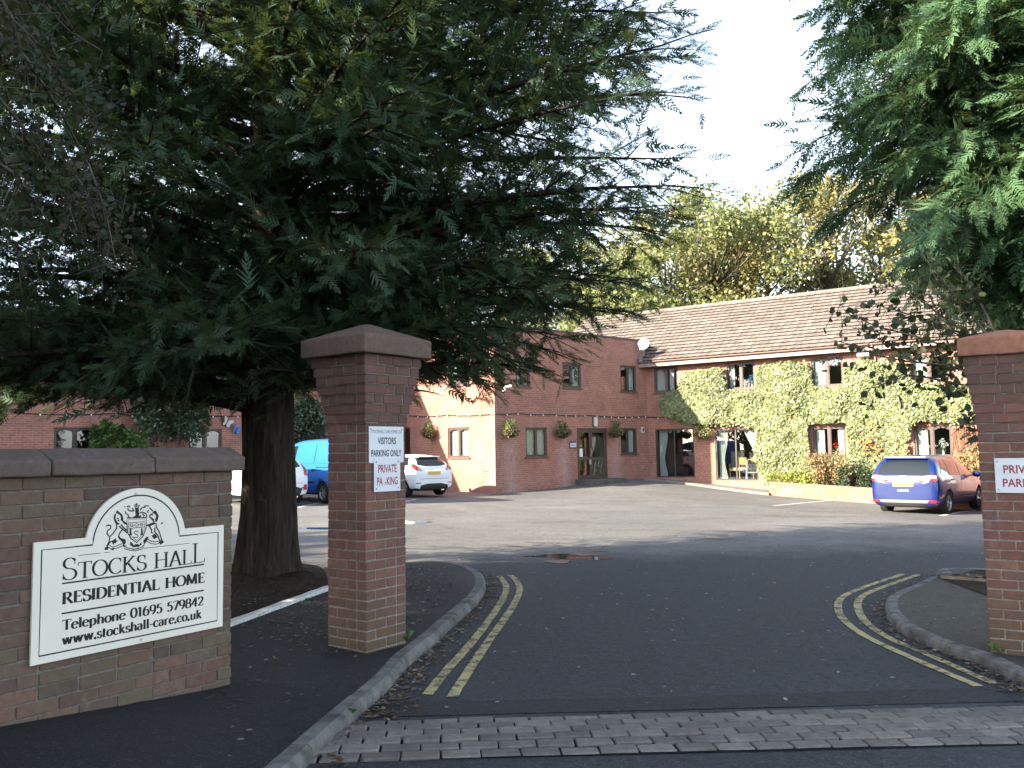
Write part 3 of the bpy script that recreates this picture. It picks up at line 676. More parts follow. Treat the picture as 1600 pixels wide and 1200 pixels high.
def pillar(label, M, zbase, capmat, step=.0135, over=.155, rise=.28):
    r = thing('gate_pillar', label, 'pillar', M); hw = .217
    zt = 1.835
    MB().box(-hw + .005, hw - .005, -hw + .005, hw - .005, -.5, zt).build('mortar_core', M_mort2, r)
    n = int((zt - zbase + .1) / .075); z = zt - .0375
    for k in range(n): ring(r, hw, z, k % 2); z -= .075
    mb = MB(); z = zt
    for k in range(7):
        h2 = hw + step * (k + 1); mb.box(-h2 + .008, h2 - .008, -h2 + .008, h2 - .008, z, z + .075); ring(r, h2, z + .0375, (k + 1) % 2); z += .0752
    mb.build('corbel_core', M_mort2, r)
    c = hw + over; zc = z + .002
    mb = MB(); mb.add([(-c, -c, zc), (c, -c, zc), (c, c, zc), (-c, c, zc), (-c, -c, zc + .145), (c, -c, zc + .145), (c, c, zc + .145), (-c, c, zc + .145), (-.03, -.03, zc + rise), (.03, -.03, zc + rise), (.03, .03, zc + rise), (-.03, .03, zc + rise)],
                      [(0, 3, 2, 1), (0, 1, 5, 4), (1, 2, 6, 5), (2, 3, 7, 6), (3, 0, 4, 7), (4, 5, 9, 8), (5, 6, 10, 9), (6, 7, 11, 10), (7, 4, 8, 11), (8, 9, 10, 11)])
    link('cap_stone', rough_mesh(mb, 'cap_stone', 3, .004, 9, 3), capmat, r)
    return r
# left pillar: near corner at the drive side
PA = R_(53); pu = Vector((math.cos(PA), math.sin(PA), 0)); pv = Vector((-math.sin(PA), math.cos(PA), 0))
near = gnd(572, 1020, KH + .005); near.z = 0
cen = near + pu * .217 + pv * .217
pillar('tall brick gate pillar with dark pyramid cap beside the left kerb', T(cen.x, cen.y, 0, PA), .09, M_capd)
PR = R_(55.3); ru = Vector((math.cos(PR), math.sin(PR), 0)); rv = Vector((-math.sin(PR), math.cos(PR), 0))
lc = gnd(1547, 1016, .09); lc.z = 0
cenr = lc - rv * .217 + ru * .217
pillar('tall red brick gate pillar with sandstone cap at the right edge', T(cenr.x, cenr.y, -.075, PR), .0, M_capr, .0095, .098, .215)

# ------------------------------------------------------------------ small plates on the pillars
M_plate = plain('white_plate', (.70, .71, .73), .4, .4, var=.05, scale=6)
M_red = plain('dark_red_print', (.30, .03, .045), .5, var=.3, scale=60)
M_screw = plain('steel_screw', (.25, .25, .26), .4, metal=.7)
def sans(txt, size, name, mat, parent, x, y, z, width=None, bold=0.0, height=None):
    cu = bpy.data.curves.new('txt', 'FONT'); cu.body = txt; cu.size = size; cu.offset = bold; cu.resolution_u = 3
    o = bpy.data.objects.new('txt', cu); COL.objects.link(o); me = evaluated(o); bpy.data.objects.remove(o)
    co = np.array([v.co[:] for v in me.vertices]); x0, x1 = co[:, 0].min(), co[:, 0].max(); y0, y1 = co[:, 1].min(), co[:, 1].max()
    sx = (width / (x1 - x0)) if width else 1; sy = (height / (y1 - y0)) if height else 1
    for v in me.vertices: v.co = ((v.co.x - x0) * sx + x, y, (v.co.y - y0) * sy + z)
    me.materials.clear(); me.name = name
    return link(name, me, mat, parent)
def plate(root, P, quad, y, name='plate'):
    xs = [P.at(*q, y) for q in quad]; x0 = (xs[0][0] + xs[3][0]) / 2; x1 = (xs[1][0] + xs[2][0]) / 2; z1 = (xs[0][1] + xs[1][1]) / 2; z0 = (xs[2][1] + xs[3][1]) / 2
    me = MB().box(x0, x1, y, y + .004, z0, z1).mesh(name); link(name, bevelled(me, .0015), M_plate, root)
    return x0, x1, z0, z1
def screws(root, pts, y):
    for x, z in pts: MB().lathe([(.006, 0), (.006, .003), (.003, .004)], 8, Matrix.Translation((x, y, z)) @ Matrix.Rotation(R_(90), 4, 'X')).build('screw_head', M_screw, root)
# right-hand face of the left pillar (local x runs away from the near corner)
PF = Plane(near, PA)
vs_ = thing('visitor_sign', 'upper white plate reading VISITORS PARKING ONLY on the left pillar', 'sign', PF.M)
x0, x1, z0, z1 = plate(vs_, PF, [(577, 666), (631, 667), (630.4, 722.4), (576, 723.7)], -.012)
w = x1 - x0; h = z1 - z0
sans('STOCKSHALL CARE HOMES LTD', .03, 'lettering', M_black, vs_, x0 + w * .06, -.0125, z1 - h * .185, w * .88, 0, h * .09)
sans('VISITORS', .06, 'lettering', M_black, vs_, x0 + w * .24, -.0125, z1 - h * .49, w * .53, .0012, h * .19)
sans('PARKING ONLY', .06, 'lettering', M_black, vs_, x0 + w * .06, -.0125, z1 - h * .83, w * .87, .0012, h * .19)
screws(vs_, [(x0 + .02, z1 - .02), (x1 - .02, z1 - .02)], -.012)
ps_ = thing('parking_sign', 'lower white plate with worn red PRIVATE PARKING under the visitors plate', 'sign', PF.M)
x0, x1, z0, z1 = plate(ps_, PF, [(585, 715.5), (626, 715), (625.3, 767), (584, 768.8)], -.018)
w = x1 - x0; h = z1 - z0
sans('PRIVATE', .05, 'lettering', M_red, ps_, x0 + w * .15, -.0185, z0 + h * .56, w * .70, .001, h * .24)
sans('PA', .05, 'lettering', M_red, ps_, x0 + w * .11, -.0185, z0 + h * .19, w * .21, .001, h * .24)
sans('r', .05, 'lettering', M_red, ps_, x0 + w * .40, -.0185, z0 + h * .19, w * .055, .001, h * .09)
sans('KING', .05, 'lettering', M_red, ps_, x0 + w * .47, -.0185, z0 + h * .19, w * .42, .001, h * .24)
screws(ps_, [(x0 + .025, z1 - .03), (x1 - .025, z1 - .03), (x0 + .025, z0 + .025), (x1 - .025, z0 + .025)], -.018)
RF = Plane(lc, PR - math.pi / 2)
ps2 = thing('parking_sign', 'white plate with faded red PRIVATE PARKING on the right pillar', 'sign', RF.M)
X0, Z1 = RF.at(1553, 716, -.012); _, Z0 = RF.at(1553, 770, -.012); WW = .40; HH = Z1 - Z0
link('plate', bevelled(MB().box(X0, X0 + WW, -.012, -.008, Z0, Z1).mesh('plate'), .0015), M_plate, ps2)
sans('PRIVATE', .05, 'lettering', M_red, ps2, X0 + .058, -.0125, Z0 + HH * .56, WW * .70, .001, HH * .24)
sans('PARKING', .05, 'lettering', M_red, ps2, X0 + .05, -.0125, Z0 + HH * .17, WW * .77, .001, HH * .24)
screws(ps2, [(X0 + .02, Z1 - .025), (X0 + WW - .02, Z1 - .025), (X0 + .02, Z0 + .025), (X0 + WW - .02, Z0 + .025)], -.012)

# ================================================================== CARE HOME
ANG_F, ANG_R = R_(41.6), -math.atan2(.568, .823)
K3 = Vector((-.67, 32.1, 0))
av = Vector((math.cos(ANG_F), math.sin(ANG_F), 0)); bv = Vector((-math.sin(ANG_F), math.cos(ANG_F), 0))
C3 = K3 + av * 8.92
cv = Vector((math.cos(ANG_R), math.sin(ANG_R), 0)); dv = Vector((-math.sin(ANG_R), math.cos(ANG_R), 0))
J3 = K3 + bv * 6.5
PLF = Plane(K3, ANG_F); PLS = Plane(J3, ANG_F - math.pi / 2); PLL = Plane(J3 - av * 22, ANG_F); PLR = Plane(C3, ANG_R)
ZP = 6.42; ZEAVE = 5.44
home = thing('care_home', 'two storey red brick care home with flat roofed porch block and ivy clad tiled wing', 'building')
M_bw = brickwall_mat('red_brickwork', (.345, .15, .108), (.285, .118, .086), (.36, .27, .225))
M_bwF = brickwall_mat('limed_brickwork', (.345, .15, .108), (.285, .118, .086), (.36, .27, .225), [(PLF.at(x, 676)[0], 2.3) for x in (798, 880, 963)])
M_frame = plain('brown_window_frame', (.075, .052, .045), .5, .35, var=.15)
M_sill = plain('brown_sill', (.11, .075, .06), .6, .3, var=.2)
M_lin = plain('room_lining', (.16, .15, .135), .9, .1, var=.1)
M_floorin = plain('room_floor', (.10, .075, .055), .8, .2, var=.2)
M_curt = leafmat('net_curtain', [(.84, .84, .83), (.88, .88, .87)], .35, .9, var=(.9, 1.05))
g = NT('window_glass')
_f = g.n('ShaderNodeFresnel'); _f.inputs[0].default_value = 1.52
_t = g.n('ShaderNodeBsdfTransparent'); _t.inputs[0].default_value = (.82, .86, .84, 1)
_g = g.n('ShaderNodeBsdfGlossy'); _g.inputs['Roughness'].default_value = .015; g.set(_g, 'Color', (.95, .97, 1.0))
_x = g.n('ShaderNodeMixShader'); g.l(g.math('MULTIPLY', g.math('MULTIPLY_ADD', _f.outputs[0], 1.0, .05), g.math('SUBTRACT', 1.0, g.n('ShaderNodeNewGeometry').outputs['Backfacing'])), _x.inputs[0]); g.l(_t.outputs[0], _x.inputs[1]); g.l(_g.outputs[0], _x.inputs[2]); g.l(_x.outputs[0], g.out.inputs[0])
M_glass = g.mat
def wall(name, P, x0, x1, z0, z1, holes, dep=.11, mat=None):
    xs = sorted({x0, x1, *[h[0] for h in holes], *[h[1] for h in holes]}); zs = sorted({z0, z1, *[h[2] for h in holes], *[h[3] for h in holes]})
    mb = MB()
    for i in range(len(xs) - 1):
        for j in range(len(zs) - 1):
            cx, cz = (xs[i] + xs[i + 1]) / 2, (zs[j] + zs[j + 1]) / 2
            if any(h[0] < cx < h[1] and h[2] < cz < h[3] for h in holes): continue
            mb.quad((xs[i], 0, zs[j]), (xs[i + 1], 0, zs[j]), (xs[i + 1], 0, zs[j + 1]), (xs[i], 0, zs[j + 1]))
    for a, b, c, d in holes:
        mb.quad((a, 0, c), (a, 0, d), (a, dep, d), (a, dep, c)); mb.quad((b, 0, d), (b, 0, c), (b, dep, c), (b, dep, d))
        mb.quad((a, 0, d), (b, 0, d), (b, dep, d), (a, dep, d)); mb.quad((b, 0, c), (a, 0, c), (a, dep, c), (b, dep, c))
    return mb.build(name, mat or M_bw, home, P.M)
def curtain_mesh(xs_top, xs_bot, z1, z0, y, folds=7, amp=.03, mid=None):
    N, Mz = folds * 5, 10; V = []
    for j in range(Mz + 1):
        t = j / Mz
        a = xs_top[0] + (xs_bot[0] - xs_top[0]) * t; b = xs_top[1] + (xs_bot[1] - xs_top[1]) * t
        if mid:
            k = math.exp(-((t - .62) / .26) ** 2)
            a += (mid[0] - a) * k; b += (mid[1] - b) * k
        for i in range(N + 1):
            s = i / N; V.append((a + (b - a) * s, y + amp * math.sin(s * folds * 2 * math.pi + .5 * t), z1 + (z0 - z1) * t))
    F = [(j * (N + 1) + i, j * (N + 1) + i + 1, (j + 1) * (N + 1) + i + 1, (j + 1) * (N + 1) + i) for j in range(Mz) for i in range(N)]
    m = MB(); m.add(V, F); return m
def niche(parent, a, b, c, d, depth, y0=.115, mat=None):
    e = .02; a, b, c, d = a - e, b + e, c - e, d + e; m = MB()
    m.quad((a, depth, c), (b, depth, c), (b, depth, d), (a, depth, d)); m.quad((a, y0, c), (a, depth, c), (a, depth, d), (a, y0, d)); m.quad((b, depth, c), (b, y0, c), (b, y0, d), (b, depth, d))
    m.quad((a, y0, d), (a, depth, d), (b, depth, d), (b, y0, d)); m.quad((a, y0, c), (b, y0, c), (b, depth, c), (a, depth, c))
    return m.build('room_lining', mat or M_lin, parent)
def window(P, hole, split=.5, curtains=((0, .42),), sill=True, room=1.6, name='window', arch=True):
    a, b, c, d = hole; w, h = b - a, d - c
    W_ = Matrix.Translation((a, 0, c)); fw = .055
    m = MB(); y0, y1 = .035, .10
    m.box(.002, fw, y0, y1, .002, h - .002); m.box(w - fw, w - .002, y0, y1, .002, h - .002); m.box(fw, w - fw, y0 + .001, y1, .002, fw); m.box(fw, w - fw, y0 + .001, y1, h - fw, h - .002)
    xm = w * split; m.box(xm - .045, xm + .045, y0 - .008, y1 - .002, fw, h - fw)
    for p0, p1 in ((fw, xm - .045), (xm + .045, w - fw)):     # slim sashes
        m.box(p0, p0 + .028, y0 + .006, y1 - .006, fw, h - fw); m.box(p1 - .028, p1, y0 + .006, y1 - .006, fw, h - fw)
        m.box(p0 + .028, p1 - .028, y0 + .006, y1 - .006, fw, fw + .03); m.box(p0 + .028, p1 - .028, y0 + .006, y1 - .006, h - fw - .03, h - fw)
    win = link(name, m.mesh('window_frame'), M_frame, home, P.M @ W_)
    for p0, p1 in ((fw + .026, xm - .071), (xm + .071, w - fw - .026)):
        MB().box(p0, p1, .066, .072, fw + .028, h - fw - .028).build('pane', M_glass, win)
        if arch:   # shaped head inside each light
            n = 10; zt = h - fw - .03; pts = [(p0 + (p1 - p0) * i / n, zt - .075 * abs(2 * i / n - 1) ** 2.2) for i in range(n + 1)]
            MB().prism([(p1, zt + .005), (p0, zt + .005)] + pts, .058, .065).build('arched_head', M_frame, win)
    if sill: MB().box(-.06, w + .06, -.055, .036, -.055, -.001).build('sill', M_sill, win)
    for ca, cb in curtains:
        curtain_mesh((w * ca, w * cb), (w * ca, w * cb), h + .01, -.01, .145, max(2, int(abs(cb - ca) * w * 9)), .02).build('curtain', M_curt, win, smooth=True)
    niche(win, 0, w, 0, h, room)
    return win
def H(P, x0, x1, y0, y1):
    a = P.at(x0, (y0 + y1) / 2); b = P.at(x1, (y0 + y1) / 2); t = P.at((x0 + x1) / 2, y0); c = P.at((x0 + x1) / 2, y1)
    return (a[0], b[0], c[1], t[1])
# front block -------------------------------------------------------
hF = [H(PLF, 879, 908, 567, 606), H(PLF, 969.5, 994, 571.5, 612), H(PLF, 821.5, 855, 668, 713.5), H(PLF, 970, 995.5, 669, 709.5), H(PLF, 902, 949, 669, 748.5), H(PLF, 806, 828, 563, 604)]
wall('wall', PLF, 0, 8.92, -.7, ZP, hF, mat=M_bwF)
window(PLF, hF[0], .5, ((.55, .95),)); window(PLF, hF[1], .5, ((.55, .95),)); window(PLF, hF[2], .5, ((.04, .96),)); window(PLF, hF[3], .45, ((.55, .9),)); window(PLF, hF[5], .5, ((0, .4),))
hS = [H(PLS, 700, 733.5, 668, 715), H(PLS, 700, 734, 557, 602), H(PLS, 618, 641, 668, 713)]
wall('wall', PLS, 0, 6.5, -.7, ZP, hS)
window(PLS, hS[0], .5, ((-.08, .49), (.51, 1.05))); window(PLS, hS[1], .5, ((.03, .4),)); window(PLS, hS[2], .5, ((.1, .5),))
hL = [H(PLL, 84, 149.5, 668, 722), H(PLL, 294, 346, 670, 722), H(PLL, 84, 149.5, 566, 606), H(PLL, 318, 348, 578, 612), H(PLL, 470, 502, 572, 608), H(PLL, 200, 240, 572, 610)]
wall('wall', PLL, 0, 22, -.7, ZP, hL)
for i, h in enumerate(hL): window(PLL, h, .5, (((.72, .95),) if i > 1 else ()))
# right wing --------------------------------------------------------
hR = [H(PLR, 1022, 1059.5, 573.6, 612.6), H(PLR, 1136, 1179.6, 566, 608), H(PLR, 1268, 1317.7, 558.6, 603.6), H(PLR, 1424, 1481, 553.7, 595), H(PLR, 1270.6, 1321.7, 666.7, 714), H(PLR, 1428.6, 1488, 665.6, 714), H(PLR, 1025, 1085, 669.7, 746), H(PLR, 1118, 1184, 669.7, 750.6)]
wall('wall', PLR, 0, 17, -.9, ZEAVE + .1, hR)
window(PLR, hR[0], .5, ((.05, .42), (.6, .78))); window(PLR, hR[1], .5, ((0, .24),)); window(PLR, hR[2], .5, ((.04, .42),)); window(PLR, hR[3], .48, ((0, .47),))
window(PLR, hR[4], .5, ((.02, .34), (.74, .98)), arch=False); window(PLR, hR[5], .48, ((.02, .36),))
M_redc = leafmat('red_curtain', [(.30, .03, .03), (.34, .05, .04)], .3, .9, var=(.9, 1.05))
# patio doors with tied curtains
M_alu = plain('dark_aluminium_frame', (.045, .040, .037), .4, .4, metal=.2)
def patio(hole, kind):
    a, b, c, d = hole; w, h = b - a, d - c; f = .06; m = MB()
    m.box(.002, f, .03, .10, .002, h - .002); m.box(w - f, w - .002, .03, .10, .002, h - .002); m.box(f, w - f, .031, .10, .002, f); m.box(f, w - f, .031, .10, h - f, h - .002)
    xm = w * .49; m.box(xm - .03, xm + .03, .028, .085, f, h - f)
    dr = link('patio_door', m.mesh('patio_door'), M_alu, home, PLR.M @ Matrix.Translation((a, 0, c)))
    for p0, p1, y in ((f - .003, xm - .027, .06), (xm + .027, w - f + .003, .075)): MB().box(p0, p1, y, y + .006, f - .003, h - f + .003).build('pane', M_glass, dr)
    MB().box(.012, .034, .005, .029, h * .42, h * .56).build('handle', M_black, dr)
    curtain_mesh((.06, w * .27), (.07, w * .25), h - .02, .02, .25, 5, .035, mid=(.07, w * .17)).build('curtain', M_curt, dr, smooth=True)
    if kind: curtain_mesh((w * .62, w - .05), (w * .96, w - .04), h - .02, h * .40, .25, 5, .03).build('curtain', M_curt, dr, smooth=True)
    # scalloped pelmet swags
    for x0, ww in ((.27, .13), (.47, .14), (.72, .17)) if not kind else ((.27, .12), (.5, .12)):
        n = 8; MB().prism([(w * x0, h - .05)] + [(w * (x0 + ww * i / n), h - .05 - .13 * math.sin(math.pi * i / n) - .02) for i in range(n + 1)] + [(w * (x0 + ww), h - .05)], .24, .252).build('swag', M_curt, dr)
    niche(dr, 0, w, 0, h, 3.4)
    return dr
patio(hR[6], 0); patio(hR[7], 1)
# entrance door -----------------------------------------------------
a, b, c, d = hF[4]; w, h = b - a, d - c; m = MB(); f = .075
m.box(.002, f, .02, .10, .002, h - .002); m.box(w - f, w - .002, .02, .10, .002, h - .002); m.box(f, w - f, .021, .10, h - f, h - .002); m.box(f, w - f, .021, .10, .002, .05)
dr = link('entrance_door', m.mesh('door_frame'), M_frame, home, PLF.M @ Matrix.Translation((a, 0, c)))
xm = w * .47
def leaf(x0, x1):
    m = MB(); s = .095; zm = h * .40
    m.box(x0, x0 + s, .035, .085, .052, h - f - .003); m.box(x1 - s, x1, .035, .085, .052, h - f - .003)
    m.box(x0 + s, x1 - s, .036, .085, .052, .052 + .13); m.box(x0 + s, x1 - s, .036, .085, h - f - .11, h - f - .003); m.box(x0 + s, x1 - s, .036, .085, zm - .06, zm + .06)
    o = m.build('door_leaf', M_frame, dr)
    MB().box(x0 + s - .004, x1 - s + .004, .056, .063, .178, zm - .056).build('pane', M_glass, dr); MB().box(x0 + s - .004, x1 - s + .004, .056, .063, zm + .056, h - f - .106).build('pane', M_glass, dr)
leaf(f + .002, xm - .002); leaf(xm + .002, w - f - .002)
mb = MB(); mb.tube([(xm - .05, .03, h * .45), (xm - .05, -.02, h * .45), (xm - .05, -.02, h * .60), (xm - .05, .03, h * .60)], .012, 6); mb.build('pull_handle', plain('brass', (.5, .4, .2), .3, metal=.9), dr)
MB().box(f + .11, f + .30, .050, .054, h * .44, h * .60).build('notice', M_plate, dr)
MB().box(xm - .12, xm - .01, .028, .034, h * .29, h * .38).build('push_plate', plain('grey_plate', (.4, .4, .4), .4, metal=.5), dr)
niche(dr, 0, w, 0, h, 2.4)
MB().box(-.15, w + .15, -.9, -.002, -.35, .02).build('threshold', plain('concrete_step', (.10, .098, .095), .9, .2, var=.3, scale=9, bump=.3), dr)
# flat roof, parapet coping
Lend = J3 - av * 22
fp = [Lend, J3, K3, C3, C3 + dv * 6 - cv * 2, C3 + dv * 9 - cv * 12, Lend + bv * 9]
M_felt = plain('roof_felt', (.09, .09, .09), .9)
mb = MB(); mb.add([(p.x, p.y, ZP - .12) for p in fp], [tuple(range(len(fp)))])
for i in (3, 4, 5, 6):
    p, q = fp[i], fp[(i + 1) % len(fp)]; mb.quad((p.x, p.y, -1), (q.x, q.y, -1), (q.x, q.y, ZP), (p.x, p.y, ZP))
mb.build('flat_roof', M_felt, home)
M_cop = plain('lead_coping', (.075, .065, .06), .6, var=.2)
for P, x0, x1 in ((PLF, -.03, 8.92), (PLS, 0, 6.46), (PLL, 0, 22)): MB().box(x0, x1, -.05, .27, ZP, ZP + .07).build('parapet_coping', M_cop, home, P.M)
# tiled roof of the right wing ---------------------------------------
eY, eZ, rY, rZ = -.48, ZEAVE + .06, 4.5, 8.55
sv = Vector((0, rY - eY, rZ - eZ)); SL = sv.length; sv.normalize(); nv = Vector((0, -sv.z, sv.y))
UX0, UX1 = -5.5, 17.6
M_tile = NT('concrete_roof_tile'); _r = M_tile.orand(); _p = M_tile.pos()
_c = M_tile.ramp(_r, [(0, (.14, .115, .10)), (.5, (.165, .137, .12)), (1, (.19, .16, .14))])
_c = M_tile.mix(1.0, _c, M_tile.ramp(M_tile.noise(_p, 2.2, 6, .7), [(.3, .72), (.7, 1.18)]), 'MULTIPLY')
_c = M_tile.mix(M_tile.ramp(M_tile.noise(_p, 26, 4, .7), [(.66, 0.0), (.76, .6)]), _c, (.42, .38, .30))
M_tile.pbr(_c, .9, M_tile.bump(M_tile.noise(_p, 60, 4, .7), .5, .01), .2); M_tile = M_tile.mat
mb = MB()
mb.quad((UX0, eY, eZ - .04), (UX1, eY, eZ - .04), (UX1, rY, rZ - .04), (UX0, rY, rZ - .04)); mb.quad((UX0, 2 * rY - eY, eZ - .04), (UX0, rY, rZ - .04), (UX1, rY, rZ - .04), (UX1, 2 * rY - eY, eZ - .04))
roof = mb.build('roof', plain('roof_underlay', (.022, .018, .016), .9), home, PLR.M)
mb = MB()
for u in (UX0 + .3, UX1 - .5): mb.add([(u, 0, -1), (u, 9.0, -1), (u, 9.0, eZ), (u, rY, rZ - .08), (u, 0, eZ)], [(0, 1, 2, 3, 4)])
mb.quad((UX0, 9, -1), (UX1, 9, -1), (UX1, 9, eZ), (UX0, 9, eZ)); mb.build('gable_wall', M_bw, home, PLR.M)
def tile_bm():   # interlocking tile: shallow pan, raised rolls, thick butt
    prof = [(-.148, 0), (-.11, .012), (-.075, .0), (0, -.004), (.075, .0), (.11, .012), (.148, 0)]; n = len(prof); V = []
    for y, lift in ((0, .062), (.40, .0)):
        for x, z in prof: V.append((x, y, z + lift))
    for x, z in prof: V.append((x, .004, z + .044))
    F = [(i, i + 1, n + i + 1, n + i) for i in range(n - 1)] + [(2 * n + i, 2 * n + i + 1, i + 1, i) for i in range(n - 1)]
    return V, F
TV, TF = tile_bm(); rows = 17; gauge = (SL + .02) / rows
tme = bpy.data.meshes.new('roof_tile'); tme.from_pydata(TV, [], TF)
base = PLR.M @ Matrix(((1, sv.x, nv.x, 0), (0, sv.y, nv.y, eY), (0, sv.z, nv.z, eZ), (0, 0, 0, 1)))
cells = []
for r in range(rows):
    u = UX0 + .1
    while u < UX1:
        p = base @ Vector((u, -.04 + r * gauge, 0)); cells.append((abs(u - 9.2) if u < 12.5 else 99, u, r)); u += .299
cells.sort(); near_t = cells[:300]; far_t = cells[300:]
for _, u, r in near_t: link('roof_tile', tme, M_tile, roof, PLR.M.inverted() @ base @ Matrix.Translation((u, -.04 + r * gauge, random.uniform(0, .004))) @ Matrix.Rotation(random.uniform(-.008, .008), 4, 'Z'))
V = np.array(TV); F = np.array(TF); VV = []; FF = []
B3 = np.array([[base[i][j] for j in range(4)] for i in range(4)])
for k, (_, u, r) in enumerate(far_t):
    q = V + np.array([u, -.04 + r * gauge, random.uniform(0, .004)]); VV.append(q @ B3[:3, :3].T + B3[:3, 3]); FF.append(F + k * len(V))
M_tile2 = M_tile.copy(); 
for n_ in M_tile2.node_tree.nodes:
    if n_.type == 'OBJECT_INFO':
        g2 = M_tile2.node_tree.nodes.new('ShaderNodeNewGeometry')
        for l_ in list(n_.outputs['Random'].links): M_tile2.node_tree.links.new(g2.outputs['Random Per Island'], l_.to_socket)
_me = fast_mesh('tiles', np.concatenate(VV), np.concatenate(FF)); _me.polygons.foreach_set('use_smooth', [False] * len(_me.polygons)); o = link('roof_tile_remainder', _me, M_tile2, home); o['kind'] = 'stuff'
# ridge tiles
ridge_me = MB().tube([(-.22, 0, 0), (.22, 0, 0)], .12, 12).mesh('ridge_tile')
u = UX0 + .3
while u < UX1: link('ridge_tile', ridge_me, M_tile, roof, Matrix.Translation((u, rY, rZ - .035))); u += .455
M_fas = plain('weathered_fascia', (.26, .20, .18), .7, var=.2, scale=4); M_gut = plain('brown_gutter', (.20, .135, .11), .6, var=.15)
MB().box(-.15, UX1, eY + .01, eY + .035, eZ - .27, eZ - .045).build('fascia', M_fas, home, PLR.M)
MB().box(-.15, UX1, eY + .036, -.002, eZ - .255, eZ - .235).build('soffit', M_frame, home, PLR.M)
mb = MB(); n = 8; vs = []
for u in (-.1, UX1):
    for k in range(n + 1):
        t = math.pi + math.pi * k / n; vs.append((u, eY - .062 + .058 * math.cos(t), eZ - .03 + .058 * math.sin(t)))
mb.add(vs, [(k, k + 1, n + 2 + k, n + 1 + k) for k in range(n)]); mb.tube([(-.1, eY - .122, eZ - .028), (UX1, eY - .122, eZ - .028)], .006, 5)
mb.build('gutter', M_gut, home, PLR.M)
dx, dz = PLR.at(1368, 560); mb = MB(); mb.tube([(dx, eY - .06, eZ - .08), (dx, eY - .05, eZ - .26), (dx, -.06, eZ - .5), (dx, -.06, -.2)], .036, 8); mb.build('downpipe', M_gut, home, PLR.M)

# ================================================================== VEGETATION
def unit(a): return a / (np.linalg.norm(a, axis=-1, keepdims=True) + 1e-9)
def frond_template(n=13, seed=0, spread=.46, droop=.10, width=.030, sub=True):
    r = np.random.default_rng(seed); V = []; A = []
    def tri(p, d, l, w, a):
        d = d / np.linalg.norm(d); s = np.array([-d[1], d[0], 0]); 
        V.extend([p - s * w / 2, p + s * w / 2, p + d * l]); A.extend([a * .6, a * .6, a])
    for i in range(n):
        t = (i + .5) / n; x = .04 + t * .9
        L = spread * (1 - t) ** .75 * (.75 + .5 * r.random()) * min(1, .45 + t * 3) + .05
        for s in (1, -1):
            ang = s * R_(48 - 18 * t + r.uniform(-9, 9)); d = np.array([math.cos(ang), math.sin(ang), -droop + r.uniform(-.16, .12)])
            p = np.array([x + r.uniform(-.02, .02), 0, -droop * x * x]); tri(p, d, L, width * 1.25, t * .5 + .35)
            for q, dl in (((.42, .46),) if sub else ()):
                for s2 in (1, -1):
                    a2 = ang + s2 * R_(38); d2 = np.array([math.cos(a2), math.sin(a2), -droop + r.uniform(-.15, .1)]); tri(p + d * L * q, d2, L * dl, width, .3 + .6 * q * .7)
    tri(np.array([.86, 0, -droop * .75]), np.array([1, .05, -.1]), .2, width * 1.4, 1.0)
    V = np.array(V); return V, np.arange(len(V)).reshape(-1, 3), np.array(A)
def place_fronds(templates, pos, axis, up, scale, tip):
    VV, FF, AA = [], [], []; off = 0; k = rng.integers(0, len(templates), len(pos)); axis = unit(axis)
    for ti, (V, F, A) in enumerate(templates):
        m = k == ti; n = int(m.sum())
        if not n: continue
        ax = axis[m]; side = unit(np.cross(up[m], ax)); upn = np.cross(ax, side)
        v = pos[m][:, None] + scale[m][:, None, None] * (V[None, :, :1] * ax[:, None] + V[None, :, 1:2] * side[:, None] + V[None, :, 2:] * upn[:, None])
        VV.append(v.reshape(-1, 3)); FF.append((F[None] + (np.arange(n) * len(V))[:, None, None]).reshape(-1, 3) + off); AA.append((A[None] * tip[m][:, None]).ravel()); off += n * len(V)
    if not VV: return np.zeros((0, 3)), np.zeros((0, 3), int), np.zeros(0)
    return np.concatenate(VV), np.concatenate(FF), np.concatenate(AA)
